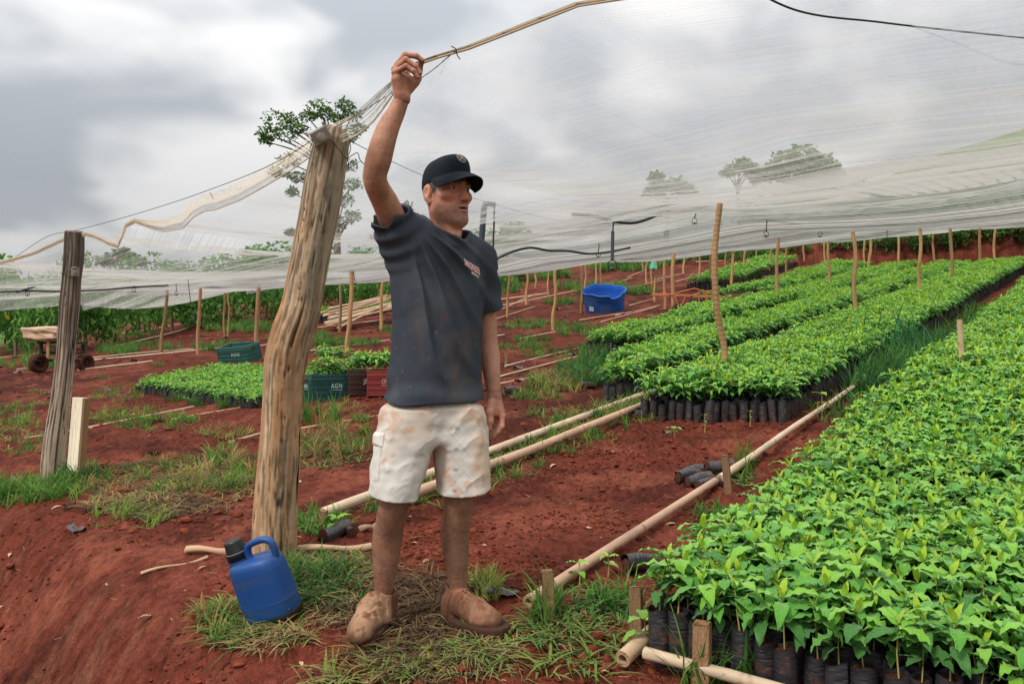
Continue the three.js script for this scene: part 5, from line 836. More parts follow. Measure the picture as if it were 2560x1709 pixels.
tree('little flat topped tree on the skyline left of the main post', 40, [640, 720, 640], [[640, 626, 26, 0.35], [615, 632, 16, 0.4], [668, 634, 20, 0.35], [640, 640, 22, 0.35]], 0.26, 120, TG0, TG1, 0.08);
tree('olive bush crown on the skyline right of the edge post', 40, [300, 760, 300], [[290, 645, 26, 0.7], [325, 648, 24, 0.6], [262, 652, 18, 0.6], [350, 654, 18, 0.5], [305, 632, 14]], 0.26, 150, C(0.06, 0.10, 0.03), C(0.15, 0.18, 0.06), 0.1);
tree('pale small tree behind the raised arm and shoulder', 38, [1020, 700, 1020], [[1015, 520, 12, 1.2], [1035, 540, 18, 0.6], [1005, 550, 18, 0.6], [950, 590, 22, 0.5], [1050, 560, 16, 0.5]], 0.22, 100, C(0.06, 0.11, 0.03), C(0.14, 0.19, 0.06), 0.1);
// ---------------------------------------------------------------- the man
// distance fields meshed by naive surface nets
function meshField(f, lo, hi, h) {
  const nx = Math.ceil((hi.x - lo.x) / h) + 1, ny = Math.ceil((hi.y - lo.y) / h) + 1, nz = Math.ceil((hi.z - lo.z) / h) + 1, v = new Float32Array(nx * ny * nz);
  for (let k = 0, o = 0; k < nz; k++) for (let j = 0; j < ny; j++) for (let i = 0; i < nx; i++, o++) v[o] = f(lo.x + i * h, lo.y + j * h, lo.z + k * h);
  const id = new Int32Array(nx * ny * nz).fill(-1), pos = [], idx = [], off = [0, 1, nx, nx + 1, nx * ny, nx * ny + 1, nx * ny + nx, nx * ny + nx + 1];
  const E = [[0, 1], [2, 3], [4, 5], [6, 7], [0, 2], [1, 3], [4, 6], [5, 7], [0, 4], [1, 5], [2, 6], [3, 7]];
  for (let k = 0; k < nz - 1; k++) for (let j = 0; j < ny - 1; j++) for (let i = 0; i < nx - 1; i++) {
    const o = (k * ny + j) * nx + i; let m = 0; for (let c = 0; c < 8; c++) if (v[o + off[c]] < 0) m |= 1 << c;
    if (m === 0 || m === 255) continue;
    let x = 0, y = 0, z = 0, n = 0;
    for (const [a, b] of E) { const sa = (m >> a) & 1, sb = (m >> b) & 1; if (sa === sb) continue; const va = v[o + off[a]], vb = v[o + off[b]], t = va / (va - vb); x += lerp(a & 1, b & 1, t); y += lerp((a >> 1) & 1, (b >> 1) & 1, t); z += lerp(a >> 2, b >> 2, t); n++; }
    id[o] = pos.length / 3; pos.push(lo.x + (i + x / n) * h, lo.y + (j + y / n) * h, lo.z + (k + z / n) * h);
  }
  const quad = (a, b, c, d, flip) => { if (a < 0 || b < 0 || c < 0 || d < 0) return; flip ? idx.push(a, b, c, a, c, d) : idx.push(a, c, b, a, d, c); };
  const sy = nx, sz = nx * ny;
  for (let k = 1; k < nz - 1; k++) for (let j = 1; j < ny - 1; j++) for (let i = 1; i < nx - 1; i++) {
    const o = k * sz + j * sy + i, s = v[o] < 0;
    if (s !== (v[o + 1] < 0)) quad(id[o], id[o - sy], id[o - sy - sz], id[o - sz], s);
    if (s !== (v[o + sy] < 0)) quad(id[o], id[o - sz], id[o - 1 - sz], id[o - 1], s);
    if (s !== (v[o + sz] < 0)) quad(id[o], id[o - 1], id[o - 1 - sy], id[o - sy], s);
  }
  const nor = new Float32Array(pos.length), e = h * 0.5;
  for (let q = 0; q < pos.length; q += 3) { const x = pos[q], y = pos[q + 1], z = pos[q + 2]; let a = f(x + e, y, z) - f(x - e, y, z), b = f(x, y + e, z) - f(x, y - e, z), c = f(x, y, z + e) - f(x, y, z - e); const l = Math.hypot(a, b, c) || 1; nor[q] = a / l; nor[q + 1] = b / l; nor[q + 2] = c / l; }
  const g = new THREE.BufferGeometry(); g.setIndex(idx);
  g.setAttribute('position', new THREE.Float32BufferAttribute(pos, 3)); g.setAttribute('normal', new THREE.BufferAttribute(nor, 3));
  const uv = new Float32Array(pos.length / 3 * 2); for (let q = 0; q < pos.length / 3; q++) { uv[q * 2] = pos[q * 3] + pos[q * 3 + 2]; uv[q * 2 + 1] = pos[q * 3 + 1]; }
  g.setAttribute('uv', new THREE.BufferAttribute(uv, 2));
  return g;
}
const smin = (a, b, k) => { const h = Math.max(k - Math.abs(a - b), 0) / k; return Math.min(a, b) - h * h * k * 0.25; };
const smax = (a, b, k) => -smin(-a, -b, k);
const cone = (a, b, ra, rb) => { const dx = b.x - a.x, dy = b.y - a.y, dz = b.z - a.z, l2 = dx * dx + dy * dy + dz * dz; return (x, y, z) => { const px = x - a.x, py = y - a.y, pz = z - a.z, t = clamp((px * dx + py * dy + pz * dz) / l2, 0, 1), qx = px - dx * t, qy = py - dy * t, qz = pz - dz * t; return Math.sqrt(qx * qx + qy * qy + qz * qz) - (ra + (rb - ra) * t); }; };
const blob = (c, r, axes) => { const [X, Y, Z] = axes ?? [V(1, 0, 0), V(0, 1, 0), V(0, 0, 1)], m = Math.min(r.x, r.y, r.z); return (x, y, z) => { const px = x - c.x, py = y - c.y, pz = z - c.z, a = (px * X.x + py * X.y + pz * X.z) / r.x, b = (px * Y.x + py * Y.y + pz * Y.z) / r.y, d = (px * Z.x + py * Z.y + pz * Z.z) / r.z, k = Math.sqrt(a * a + b * b + d * d); return (k - 1) * Math.min(m * 1.6, Math.sqrt(px * px + py * py + pz * pz) / Math.max(k, 1e-4)); }; };
function tube(pts, rad) {                                             // one smooth limb through the points, no swelling where its pieces meet
  const c = new THREE.CatmullRomCurve3(pts, false, 'centripetal'), R = new THREE.CatmullRomCurve3(rad.map((r, i) => V(i, r, 0))), n = (pts.length - 1) * 5, q = [];
  const P = [], S = []; for (let i = 0; i <= n; i++) { P.push(c.getPoint(i / n)); S.push(R.getPoint(i / n).y); }
  for (let i = 0; i < n; i++) q.push(cone(P[i], P[i + 1], S[i], S[i + 1]));
  return (x, y, z) => { let d = q[0](x, y, z); for (let i = 1; i < n; i++) { const e = q[i](x, y, z); if (e < d) d = e; } return d; };
}
const union = (list, k) => (x, y, z) => { let d = list[0](x, y, z); for (let i = 1; i < list.length; i++) d = smin(d, list[i](x, y, z), k); return d; };
function boundsOf(pts, pad) { const b = new THREE.Box3().setFromPoints(pts); return [b.min.addScalar(-pad), b.max.addScalar(pad)]; }

const man = thing('person', 'man in black cap and charcoal shirt lifting the net hem with one raised hand', 'person', null);
const J = {
  neck: at(1112, 575, 3.05), rSh: at(990, 572, 2.97), lSh: at(1200, 645, 3.17), rEl: at(937, 447, 2.80), rWr: at(1005, 246, 2.755), lEl: at(1219, 845, 3.21), lWr: at(1236, 990, 3.15),
  chest: at(1094, 690, 3.07), belly: at(1088, 900, 3.06), pelvis: at(1083, 1020, 3.06), rHip: at(1022, 1060, 3.01), lHip: at(1143, 1060, 3.10), rKn: at(982, 1268, 2.965), lKn: at(1147, 1256, 3.045), rCalf: at(968, 1345, 3.0), lCalf: at(1137, 1335, 3.075), rAn: at(958, 1490, 3.03), lAn: at(1146, 1480, 3.085),
};
// --- torso axes
const TY = 34 * Math.PI / 180, TF = V(Math.sin(TY), 0, Math.cos(TY)), TL = V(Math.cos(TY), 0, -Math.sin(TY));
// --- head: own axes
const yaw = 42 * Math.PI / 180, HF = V(Math.sin(yaw), -0.02, Math.cos(yaw)).normalize(), HL = V(Math.cos(yaw), 0.0, -Math.sin(yaw)), HU = V(0, 0, 0).crossVectors(HF, HL).normalize();
const HC = at(1118, 488, 3.04), hp = (l, u, f) => HC.clone().addScaledVector(HL, l).addScaledVector(HU, u).addScaledVector(HF, f), HA = [HL, HU, HF];
const hl = (x, y, z) => { const a = x - HC.x, b = y - HC.y, c = z - HC.z; return [a * HL.x + b * HL.y + c * HL.z, a * HU.x + b * HU.y + c * HU.z, a * HF.x + b * HF.y + c * HF.z]; };
const eb = (l, u, f, a, b, c) => blob(hp(l, u, f), V(a, b, c), HA);
const headField = (() => {
  const big = union([eb(0, 0.032, -0.012, 0.076, 0.086, 0.096), eb(0, -0.028, 0.026, 0.062, 0.082, 0.070), cone(hp(0.042, -0.058, 0.012), hp(0.013, -0.101, 0.074), 0.025, 0.018), cone(hp(-0.042, -0.058, 0.012), hp(-0.013, -0.101, 0.074), 0.025, 0.018), eb(0, -0.098, 0.080, 0.023, 0.019, 0.018)], 0.035);
  const face = [cone(hp(0, 0.022, 0.088), hp(0, -0.022, 0.113), 0.008, 0.0125), eb(0.012, -0.028, 0.100, 0.0095, 0.008, 0.011), eb(-0.012, -0.028, 0.100, 0.0095, 0.008, 0.011),
    cone(hp(0.044, 0.034, 0.072), hp(0.012, 0.036, 0.089), 0.010, 0.009), cone(hp(-0.044, 0.034, 0.072), hp(-0.012, 0.036, 0.089), 0.010, 0.009), eb(0.048, -0.010, 0.056, 0.022, 0.020, 0.024), eb(-0.048, -0.010, 0.056, 0.022, 0.020, 0.024), eb(0, -0.058, 0.082, 0.032, 0.026, 0.020)];
  const lips = [cone(hp(0.022, -0.056, 0.092), hp(0, -0.0525, 0.1045), 0.003, 0.0055), cone(hp(-0.022, -0.056, 0.092), hp(0, -0.0525, 0.1045), 0.003, 0.0055), cone(hp(0.020, -0.0665, 0.091), hp(0, -0.0695, 0.1015), 0.004, 0.0065), cone(hp(-0.020, -0.0665, 0.091), hp(0, -0.0695, 0.1015), 0.004, 0.0065)];
  const creases = [-1, 1].flatMap((k) => [cone(hp(k * 0.020, -0.026, 0.101), hp(k * 0.034, -0.060, 0.090), 0.0022, 0.0016), cone(hp(k * 0.050, 0.012, 0.072), hp(k * 0.062, 0.006, 0.056), 0.0014, 0.001), cone(hp(k * 0.018, 0.004, 0.090), hp(k * 0.040, -0.002, 0.083), 0.0016, 0.0012), cone(hp(k * 0.007, -0.035, 0.108), hp(k * 0.008, -0.028, 0.104), 0.0032, 0.003)]);
  const mouth = cone(hp(0.020, -0.0605, 0.100), hp(-0.020, -0.0605, 0.100), 0.0035, 0.0035);
  const socket = [eb(0.031, 0.017, 0.095, 0.017, 0.011, 0.014), eb(-0.031, 0.017, 0.095, 0.017, 0.011, 0.014)], ball = [eb(0.031, 0.016, 0.0715, 0.0125, 0.0115, 0.0125), eb(-0.031, 0.016, 0.0715, 0.0125, 0.0115, 0.0125)];
  const lids = [cone(hp(0.019, 0.022, 0.083), hp(0.044, 0.022, 0.074), 0.005, 0.004), cone(hp(-0.019, 0.022, 0.083), hp(-0.044, 0.022, 0.074), 0.005, 0.004)];
  const ears = [-1, 1].map((s) => ({ out: eb(s * 0.080, 0.000, -0.018, 0.013, 0.034, 0.021), cut: eb(s * 0.093, 0.004, -0.012, 0.008, 0.019, 0.011), lobe: eb(s * 0.077, -0.031, -0.008, 0.008, 0.012, 0.010) }));
  const neck = union([cone(hp(0, -0.03, -0.025), J.neck.clone().add(V(0.004, -0.01, -0.012)), 0.055, 0.062), cone(hp(0.045, -0.03, -0.02), J.neck.clone().add(V(0.05, -0.03, 0.05)), 0.014, 0.014), cone(hp(-0.045, -0.03, -0.02), J.neck.clone().add(V(0.03, -0.03, 0.055)), 0.014, 0.016), blob(hp(0, -0.145, 0.028), V(0.012, 0.018, 0.014), HA)], 0.03);
  return (x, y, z) => {
    let d = big(x, y, z);
    if (d < 0.08) { for (const q of face) d = smin(d, q(x, y, z), 0.016); for (const q of socket) d = smax(d, -q(x, y, z), 0.012); for (const q of ball) d = smin(d, q(x, y, z), 0.003); for (const q of lids) d = smin(d, q(x, y, z), 0.006); for (const q of lips) d = smin(d, q(x, y, z), 0.005); d = smax(d, -mouth(x, y, z), 0.003); for (const q of creases) d = smax(d, -q(x, y, z), 0.006); }
    d = smin(d, neck(x, y, z), 0.03);
    for (const e of ears) { let q = smin(e.out(x, y, z), e.lobe(x, y, z), 0.008); q = smax(q, -e.cut(x, y, z), 0.006); d = smin(d, q, 0.007); }
    return d;
  };
})();
// --- hands
const chain = (pts, r0, r1, k = 0.006) => { const q = []; for (let i = 0; i < pts.length - 1; i++) q.push(cone(pts[i], pts[i + 1], lerp(r0, r1, i / (pts.length - 1)), lerp(r0, r1, (i + 1) / (pts.length - 1)))); return union(q, k); };
const rHandField = (() => {
  const P = (x, y, d) => at(x, y, d);
  const fingers = [chain([P(986, 181, 2.728), P(1015, 166, 2.722), P(1034, 178, 2.722), P(1044, 193, 2.726)], 0.0105, 0.0078), chain([P(986, 172, 2.748), P(1014, 149, 2.742), P(1039, 166, 2.742), P(1050, 183, 2.746)], 0.0112, 0.0082), chain([P(992, 163, 2.768), P(1013, 137, 2.764), P(1041, 140, 2.762), P(1056, 151, 2.764)], 0.0112, 0.0084), chain([P(998, 164, 2.787), P(1016, 138, 2.784), P(1040, 140, 2.784), P(1053, 150, 2.782)], 0.0108, 0.0082)];
  const thumb = chain([P(1022, 218, 2.79), P(1043, 196, 2.793), P(1047, 176, 2.79), P(1053, 158, 2.778)], 0.0155, 0.0092, 0.010);
  const palm = union([cone(J.rWr, at(992, 275, 2.763), 0.0225, 0.0255), cone(J.rWr, P(990, 182, 2.735), 0.021, 0.0145), cone(J.rWr, P(990, 176, 2.75), 0.021, 0.0145), cone(J.rWr, P(997, 170, 2.77), 0.021, 0.0145), cone(J.rWr, P(1003, 172, 2.787), 0.021, 0.013), cone(P(998, 232, 2.738), P(990, 200, 2.730), 0.015, 0.016), cone(P(1015, 232, 2.77), P(1036, 205, 2.785), 0.016, 0.018), blob(P(1010, 205, 2.765), V(0.032, 0.034, 0.022))], 0.014);
  return (x, y, z) => { let d = smin(palm(x, y, z), thumb(x, y, z), 0.010); let f = 9; for (const q of fingers) f = Math.min(f, q(x, y, z)); return smin(d, f, 0.005); };
})();
const lHandField = (() => {
  const P = (x, y, d) => at(x, y, d);
  const mcp = [P(1256, 1040, 3.125), P(1253, 1044, 3.148), P(1249, 1045, 3.169), P(1244, 1043, 3.188)];
  const fingers = [chain([mcp[0], P(1255, 1066, 3.108), P(1246, 1080, 3.104), P(1236, 1090, 3.106)], 0.0108, 0.0080), chain([mcp[1], P(1247, 1071, 3.128), P(1235, 1083, 3.124), P(1223, 1090, 3.126)], 0.0110, 0.0080), chain([mcp[2], P(1241, 1069, 3.150), P(1229, 1079, 3.146), P(1219, 1084, 3.148)], 0.0104, 0.0077), chain([mcp[3], P(1236, 1063, 3.170), P(1226, 1071, 3.168), P(1219, 1076, 3.170)], 0.0094, 0.0070)];
  const thumb = chain([P(1230, 1008, 3.125), P(1224, 1030, 3.105), P(1225, 1052, 3.098), P(1223, 1071, 3.10)], 0.0165, 0.0096, 0.010);
  const palm = union([cone(J.lWr, at(1232, 965, 3.162), 0.0225, 0.025), ...mcp.map((m) => cone(J.lWr, m, 0.021, 0.0135)), cone(P(1230, 1010, 3.13), P(1234, 1034, 3.125), 0.016, 0.013), blob(P(1242, 1022, 3.152), V(0.024, 0.034, 0.032))], 0.014);
  return (x, y, z) => { let d = smin(palm(x, y, z), thumb(x, y, z), 0.012); let f = 9; for (const q of fingers) f = Math.min(f, q(x, y, z)); return smin(d, f, 0.005); };
})();
// --- body
const bodyField = (() => {
  const armR = union([tube([J.rSh, at(966, 512, 2.89), J.rEl, at(947, 395, 2.778), at(968, 325, 2.765), at(990, 280, 2.76), J.rWr], [0.052, 0.0485, 0.0415, 0.0455, 0.0395, 0.0320, 0.0265]), cone(at(917, 440, 2.80), at(924, 454, 2.81), 0.013, 0.016)], 0.014);
  const armL = tube([J.lSh, at(1212, 750, 3.20), J.lEl, at(1225, 895, 3.19), at(1231, 950, 3.165), J.lWr], [0.050, 0.044, 0.040, 0.0405, 0.032, 0.0265]);
  const torso = union([cone(J.rSh, J.lSh, 0.030, 0.030), blob(J.chest, V(0.15, 0.18, 0.08), [TL, V(0, 1, 0), TF]), blob(J.belly, V(0.145, 0.2, 0.09), [TL, V(0, 1, 0), TF]), blob(J.pelvis, V(0.14, 0.12, 0.085), [TL, V(0, 1, 0), TF]), cone(J.neck.clone().add(V(0, -0.03, 0)), J.chest, 0.042, 0.06)], 0.03);
  const leg = (h, k, c, a, s) => union([tube([h, h.clone().lerp(k, 0.6), k, k.clone().lerp(c, 0.55), c.clone().add(V(0, 0, -0.006)), c.clone().lerp(a, 0.45), c.clone().lerp(a, 0.8), a], [0.078, 0.065, 0.0565, 0.0540, 0.0570, 0.0475, 0.0380, 0.0365]), blob(k.clone().add(V(0.008, 0.004, 0.032)), V(0.030, 0.036, 0.026))], 0.016);
  return union([torso, armR, armL, leg(J.rHip, J.rKn, J.rCalf, J.rAn, 1), leg(J.lHip, J.lKn, J.lCalf, J.lAn, -1)], 0.02);
})();
{
  const [b0, b1] = boundsOf([J.rEl, J.rWr, J.lEl, J.lWr, J.rAn, J.lAn, J.neck], 0.13);
  const body = meshField(bodyField, b0, b1, 0.010);
  const head = meshField(headField, hp(0, -0.04, 0).add(V(-0.155, -0.19, -0.16)), hp(0, 0, 0).add(V(0.16, 0.14, 0.16)), 0.0033);
  const hr = meshField((x, y, z) => rHandField(x, y, z), at(1015, 190, 2.76).add(V(-0.085, -0.095, -0.075)), at(1015, 190, 2.76).add(V(0.085, 0.09, 0.075)), 0.0026);
  const lh = meshField((x, y, z) => lHandField(x, y, z), at(1238, 1045, 3.14).add(V(-0.07, -0.09, -0.085)), at(1238, 1045, 3.14).add(V(0.07, 0.10, 0.085)), 0.0026);
  const skin = C(0.50, 0.255, 0.165), red = C(0.55, 0.22, 0.145), brown = C(0.30, 0.14, 0.085), stub = C(0.085, 0.065, 0.055), lip = C(0.42, 0.17, 0.14), white = C(0.62, 0.56, 0.50), iris = C(0.03, 0.028, 0.022), brow = C(0.06, 0.042, 0.032), hairy = C(0.14, 0.075, 0.05);
  const limb = (x, y, z) => { let c = mixC(skin, brown, smoothstep(fbm3(x * 9, y * 7, z * 9, 4), 0.38, 0.72)); c = mixC(c, red, 0.45 * smoothstep(fbm3(x * 16 + 4, y * 16, z * 16, 3), 0.5, 0.75)); const onLeg = smoothstep(0.86 - y, 0, 0.1); c = mixC(c, C(0.20, 0.10, 0.064), onLeg * 0.72); return mixC(c, hairy, (0.25 + 0.4 * onLeg) * smoothstep(noise(x * 330 + y * 90, y * 110, z * 330), 0.5, 0.9)); };
  paint(body, limb); paint(hr, (x, y, z) => mixC(limb(x, y, z), red, 0.35)); paint(lh, (x, y, z) => mixC(limb(x, y, z), red, 0.3));
  paint(head, (x, y, z) => {
    const [l, u, f] = hl(x, y, z), a = Math.abs(l); let c = mixC(C(0.56, 0.29, 0.19), red, 0.25 + 0.5 * smoothstep(fbm3(x * 30, y * 30, z * 30, 3), 0.4, 0.7));
    const cheek = Math.exp(-((a - 0.036) ** 2 + (u + 0.012) ** 2) / 0.0011) + Math.exp(-(l * l + (u + 0.018) ** 2) / 0.0006) * smoothstep(f, 0.085, 0.1); c = mixC(c, C(0.50, 0.16, 0.10), 0.6 * clamp(cheek, 0, 1) * smoothstep(f, 0.02, 0.06));
    if (u < -0.07 && f < 0.05) c = mixC(c, C(0.40, 0.16, 0.10), 0.4);
    const beard = smoothstep(-u, 0.030, 0.055) * smoothstep(u, -0.128, -0.112) * smoothstep(f, -0.004, 0.024) * (1 - 0.9 * Math.exp(-((a - 0.034) ** 2 + (u + 0.036) ** 2) / 0.0004)) ;
    const moust = Math.exp(-((u + 0.044) ** 2) / 0.00006) * smoothstep(0.032 - a, 0, 0.008) * smoothstep(f, 0.07, 0.09), burn = Math.exp(-((f - 0.016) ** 2) / 0.00016) * smoothstep(u, -0.05, -0.03) * smoothstep(a, 0.05, 0.06);
    c = mixC(c, stub, clamp(0.70 * Math.max(beard, moust * 0.9, burn * 0.7), 0, 1) * (0.55 + 0.45 * smoothstep(noise(x * 420, y * 420, z * 420), 0.3, 0.7)));
    const lp = Math.exp(-((u + 0.0615) ** 2) / 0.00009) * smoothstep(0.024 - a, 0, 0.006) * smoothstep(f, 0.084, 0.094); c = mixC(c, lip, clamp(lp * 1.4, 0, 1)); if (Math.abs(u + 0.0605) < 0.0034 && a < 0.017 && f > 0.08) c = C(0.06, 0.02, 0.016);
    const bw = Math.exp(-((u - 0.035 - 0.05 * (0.03 - a) * 0) ** 2) / 0.00003) * smoothstep(0.05 - a, 0, 0.008) * smoothstep(a, 0.008, 0.014) * smoothstep(f, 0.05, 0.07); c = mixC(c, brow, clamp(bw * 0.95, 0, 1));
    const ex = a - 0.031, ey = u - 0.0155; if (f > 0.068 && (ex / 0.0125) ** 2 + (ey / 0.0042) ** 2 < 1) c = Math.hypot(ex - 0.001, ey) < 0.0052 ? iris : white; else if (f > 0.066 && (ex / 0.0155) ** 2 + (ey / 0.0070) ** 2 < 1) c = mixC(c, brow, 0.55);
    return c;
  });
  const all = merge([body, head, hr, lh]);
  const skinMap = tex(512, 512, (u, v) => { const m = tfbm(u, v, 10, 5, 3), h = smoothstep(tnoise(u, v * 0.25, 256, 8), 0.55, 0.95), p = tnoise(u, v, 200, 4); const k = 0.95 + 0.5 * (m - 0.5) + 0.14 * (p - 0.5) - 0.24 * h; return [k, k * 0.985, k * 0.97]; }); skinMap.repeat.set(3.4, 3.4);
  part('body', all, phys({ name: 'skin', vertexColors: true, map: skinMap, roughness: 0.6, specularIntensity: 0.6, bumpMap: grainBump, bumpScale: 0.002 }), man);
  // hair at the sides under the cap
  const skull = eb(0, 0.030, -0.013, 0.0775, 0.090, 0.098);
  const hairF = (x, y, z) => { const [l, u, f] = hl(x, y, z), d = skull(x, y, z) - 0.0015 - 0.0025 * noise(x * 320, y * 80, z * 320); const low = f > 0.002 ? -0.022 : f > -0.045 ? 0.018 : -0.062 - 0.2 * (f + 0.045); return Math.max(d, -(d + 0.012), low - u, u - 0.075, f - 0.027 + 0.25 * Math.max(0, -u)); };
  part('hair', meshField(hairF, hp(0, 0, 0).add(V(-0.13, -0.10, -0.14)), hp(0, 0, 0).add(V(0.13, 0.10, 0.12)), 0.0035), mat({ name: 'greying_hair', color: C(0.075, 0.065, 0.058), roughness: 0.7, bumpMap: grainBump, bumpScale: 0.004 }), man, 'short greying dark hair');
}
// --- cap
{
  const navy = mat({ name: 'cap_cloth', color: C(0.014, 0.019, 0.026), roughness: 0.85, bumpMap: grainBump, bumpScale: 0.0012 });
  const CA = 0.10; // cap tilts a little back
  const cp = (l, u, f) => hp(l, u * Math.cos(CA) + f * Math.sin(CA) * 0.35, f);
  const rows = 16, seg = 48, pos = [], uv = [], idx = [];
  for (let i = 0; i <= rows; i++) for (let j = 0; j <= seg; j++) {
    const a = j / seg * 6.2832, k = i / rows, front = Math.max(0, Math.cos(a));
    const th = k * Math.PI / 2, w = Math.pow(Math.cos(th), 0.62), up = Math.pow(Math.sin(th), 0.9);
    const top = 0.139, base = 0.058 - 0.034 * (1 - Math.cos(a)) * 0.5 + 0.010 * front;
    const rl = 0.084, rf = Math.cos(a) > 0 ? 0.103 : 0.108, bulge = 1 + 0.03 * Math.sin(th * 2);
    pos.push(...cp(Math.sin(a) * rl * w * bulge, lerp(base, top, up) + 0.016 * front * Math.sin(th * 2), Math.cos(a) * rf * w * bulge + 0.012 * front * k * (1 - k) * 2 - 0.008).toArray()); uv.push(a * 0.09, k * 0.14);
  }
  for (let i = 0; i < rows; i++) for (let j = 0; j < seg; j++) { const a = i * (seg + 1) + j; idx.push(a, a + 1, a + seg + 1, a + 1, a + seg + 2, a + seg + 1); }
  const cap = part('cap', geo(pos, idx, uv), navy, man, 'black baseball cap');
  navy.side = THREE.DoubleSide;
  part('button', new THREE.SphereGeometry(0.007, 10, 6).translate(...cp(0, 0.140, -0.006).toArray()), navy, cap);
  // brim: a bent sheet with thickness
  const nb = 24, nr = 8, bp = [], bi = [], buv = [];
  for (const side of [0, 1]) for (let i = 0; i <= nr; i++) for (let j = 0; j <= nb; j++) {
    const a = (j / nb - 0.5) * 2.5, k = i / nr, w = 0.086 * Math.sin(a) / Math.sin(1.25) * (1 + 0.02 * k), reach = k * 0.082 * Math.pow(Math.cos(a * 1.2566 / 1.25 * 0.98), 0.55);
    const f0 = 0.096 * Math.sqrt(Math.max(0.02, 1 - (w / 0.088) ** 2)), arch = 0.030 * (1 - (w / 0.086) ** 2);
    bp.push(...cp(w, 0.047 + arch - 0.020 * k * k - 0.05 * k * 0.25 - side * 0.004, f0 - 0.013 * (1 - k) + reach).toArray()); buv.push(w, k * 0.08);
  }
  const half = (nr + 1) * (nb + 1); for (const side of [0, 1]) for (let i = 0; i < nr; i++) for (let j = 0; j < nb; j++) { const a = side * half + i * (nb + 1) + j; side ? bi.push(a, a + 1, a + nb + 1, a + 1, a + nb + 2, a + nb + 1) : bi.push(a, a + nb + 1, a + 1, a + 1, a + nb + 1, a + nb + 2); }
  for (let j = 0; j < nb; j++) { const a = nr * (nb + 1) + j; bi.push(a, a + half, a + 1, a + 1, a + half, a + half + 1); }
  part('brim', geo(bp, bi, buv), navy, cap);
  // round badge with crossed strokes on the front panel
  const badge = canvasTex(128, 128, (g) => { g.fillStyle = '#14181d'; g.fillRect(0, 0, 128, 128); g.strokeStyle = '#b9aea0'; g.lineWidth = 5; g.beginPath(); g.arc(64, 64, 56, 0, 7); g.stroke(); g.lineWidth = 9; g.beginPath(); g.moveTo(30, 30); g.lineTo(98, 98); g.moveTo(98, 30); g.lineTo(30, 98); g.stroke(); g.lineWidth = 4; for (let i = 0; i < 22; i++) { const a = i / 22 * 6.283; g.beginPath(); g.moveTo(64 + 44 * Math.cos(a), 64 + 44 * Math.sin(a)); g.lineTo(64 + 50 * Math.cos(a), 64 + 50 * Math.sin(a)); g.stroke(); } g.lineWidth = 3; for (const [x, y] of [[64, 30], [64, 98], [30, 64], [98, 64]]) { g.beginPath(); g.arc(x, y, 8, 0, 7); g.stroke(); } });
  const n = 8, gp = [], gi = [], gu = [];
  for (let i = 0; i <= n; i++) for (let j = 0; j <= 20; j++) { const r = 0.021 * i / n, a = j / 20 * 6.2832, l = r * Math.cos(a), q = r * Math.sin(a), k = 0.40 + q / 0.115, th = k * Math.PI / 2, w = Math.pow(Math.cos(th), 0.62), ang = Math.asin(clamp((l - 0.004) / (0.084 * w), -1, 1)), fr = Math.max(0, Math.cos(ang)), bulge = 1 + 0.03 * Math.sin(th * 2);
    gp.push(...cp(Math.sin(ang) * 0.084 * w * bulge, lerp(0.068, 0.139, Math.pow(Math.sin(th), 0.9)) + 0.016 * fr * Math.sin(th * 2), Math.cos(ang) * 0.103 * w * bulge + 0.012 * fr * k * (1 - k) * 2 - 0.008 + 0.0025).toArray()); gu.push(0.5 + r * Math.cos(a) / 0.042, 0.5 + r * Math.sin(a) / 0.042); }
  for (let i = 0; i < n; i++) for (let j = 0; j < 20; j++) { const a = i * 21 + j; gi.push(a, a + 21, a + 1, a + 1, a + 21, a + 22); }
  part('badge', geo(gp, gi, gu), mat({ map: badge, roughness: 0.8, side: THREE.DoubleSide }), cap, 'round embroidered badge with a pale cross');
}
// --- shirt
const shirtRows = [[560, 1108, 0.115, 0.085, 3.05], [610, 1098, 0.175, 0.108, 3.06], [660, 1096, 0.200, 0.122, 3.07], [720, 1097, 0.194, 0.126, 3.07], [800, 1094, 0.179, 0.126, 3.065], [880, 1091, 0.179, 0.132, 3.06], [950, 1088, 0.189, 0.138, 3.06], [1012, 1083, 0.203, 0.147, 3.06]].map(([py, px, a, b, d]) => { const p = at(px, py, d); return { y: p.y, x: p.x, z: p.z, a, b }; });
function rowsField(rows, F0, L0, sq = 2) { return (x, y, z) => { let i = 0; while (i < rows.length - 2 && y < rows[i + 1].y) i++; const p = rows[i], q = rows[i + 1], t = clamp((p.y - y) / (p.y - q.y), 0, 1), cx = lerp(p.x, q.x, t), cz = lerp(p.z, q.z, t), a = lerp(p.a, q.a, t), b = lerp(p.b, q.b, t), dx = x - cx, dz = z - cz, l = Math.abs(dx * L0.x + dz * L0.z) / a, f = Math.abs(dx * F0.x + dz * F0.z) / b; return (Math.pow(l ** sq + f ** sq, 1 / sq) - 1) * Math.min(a, b); }; }
const hemY = at(1083, 1004, 3.0).y;
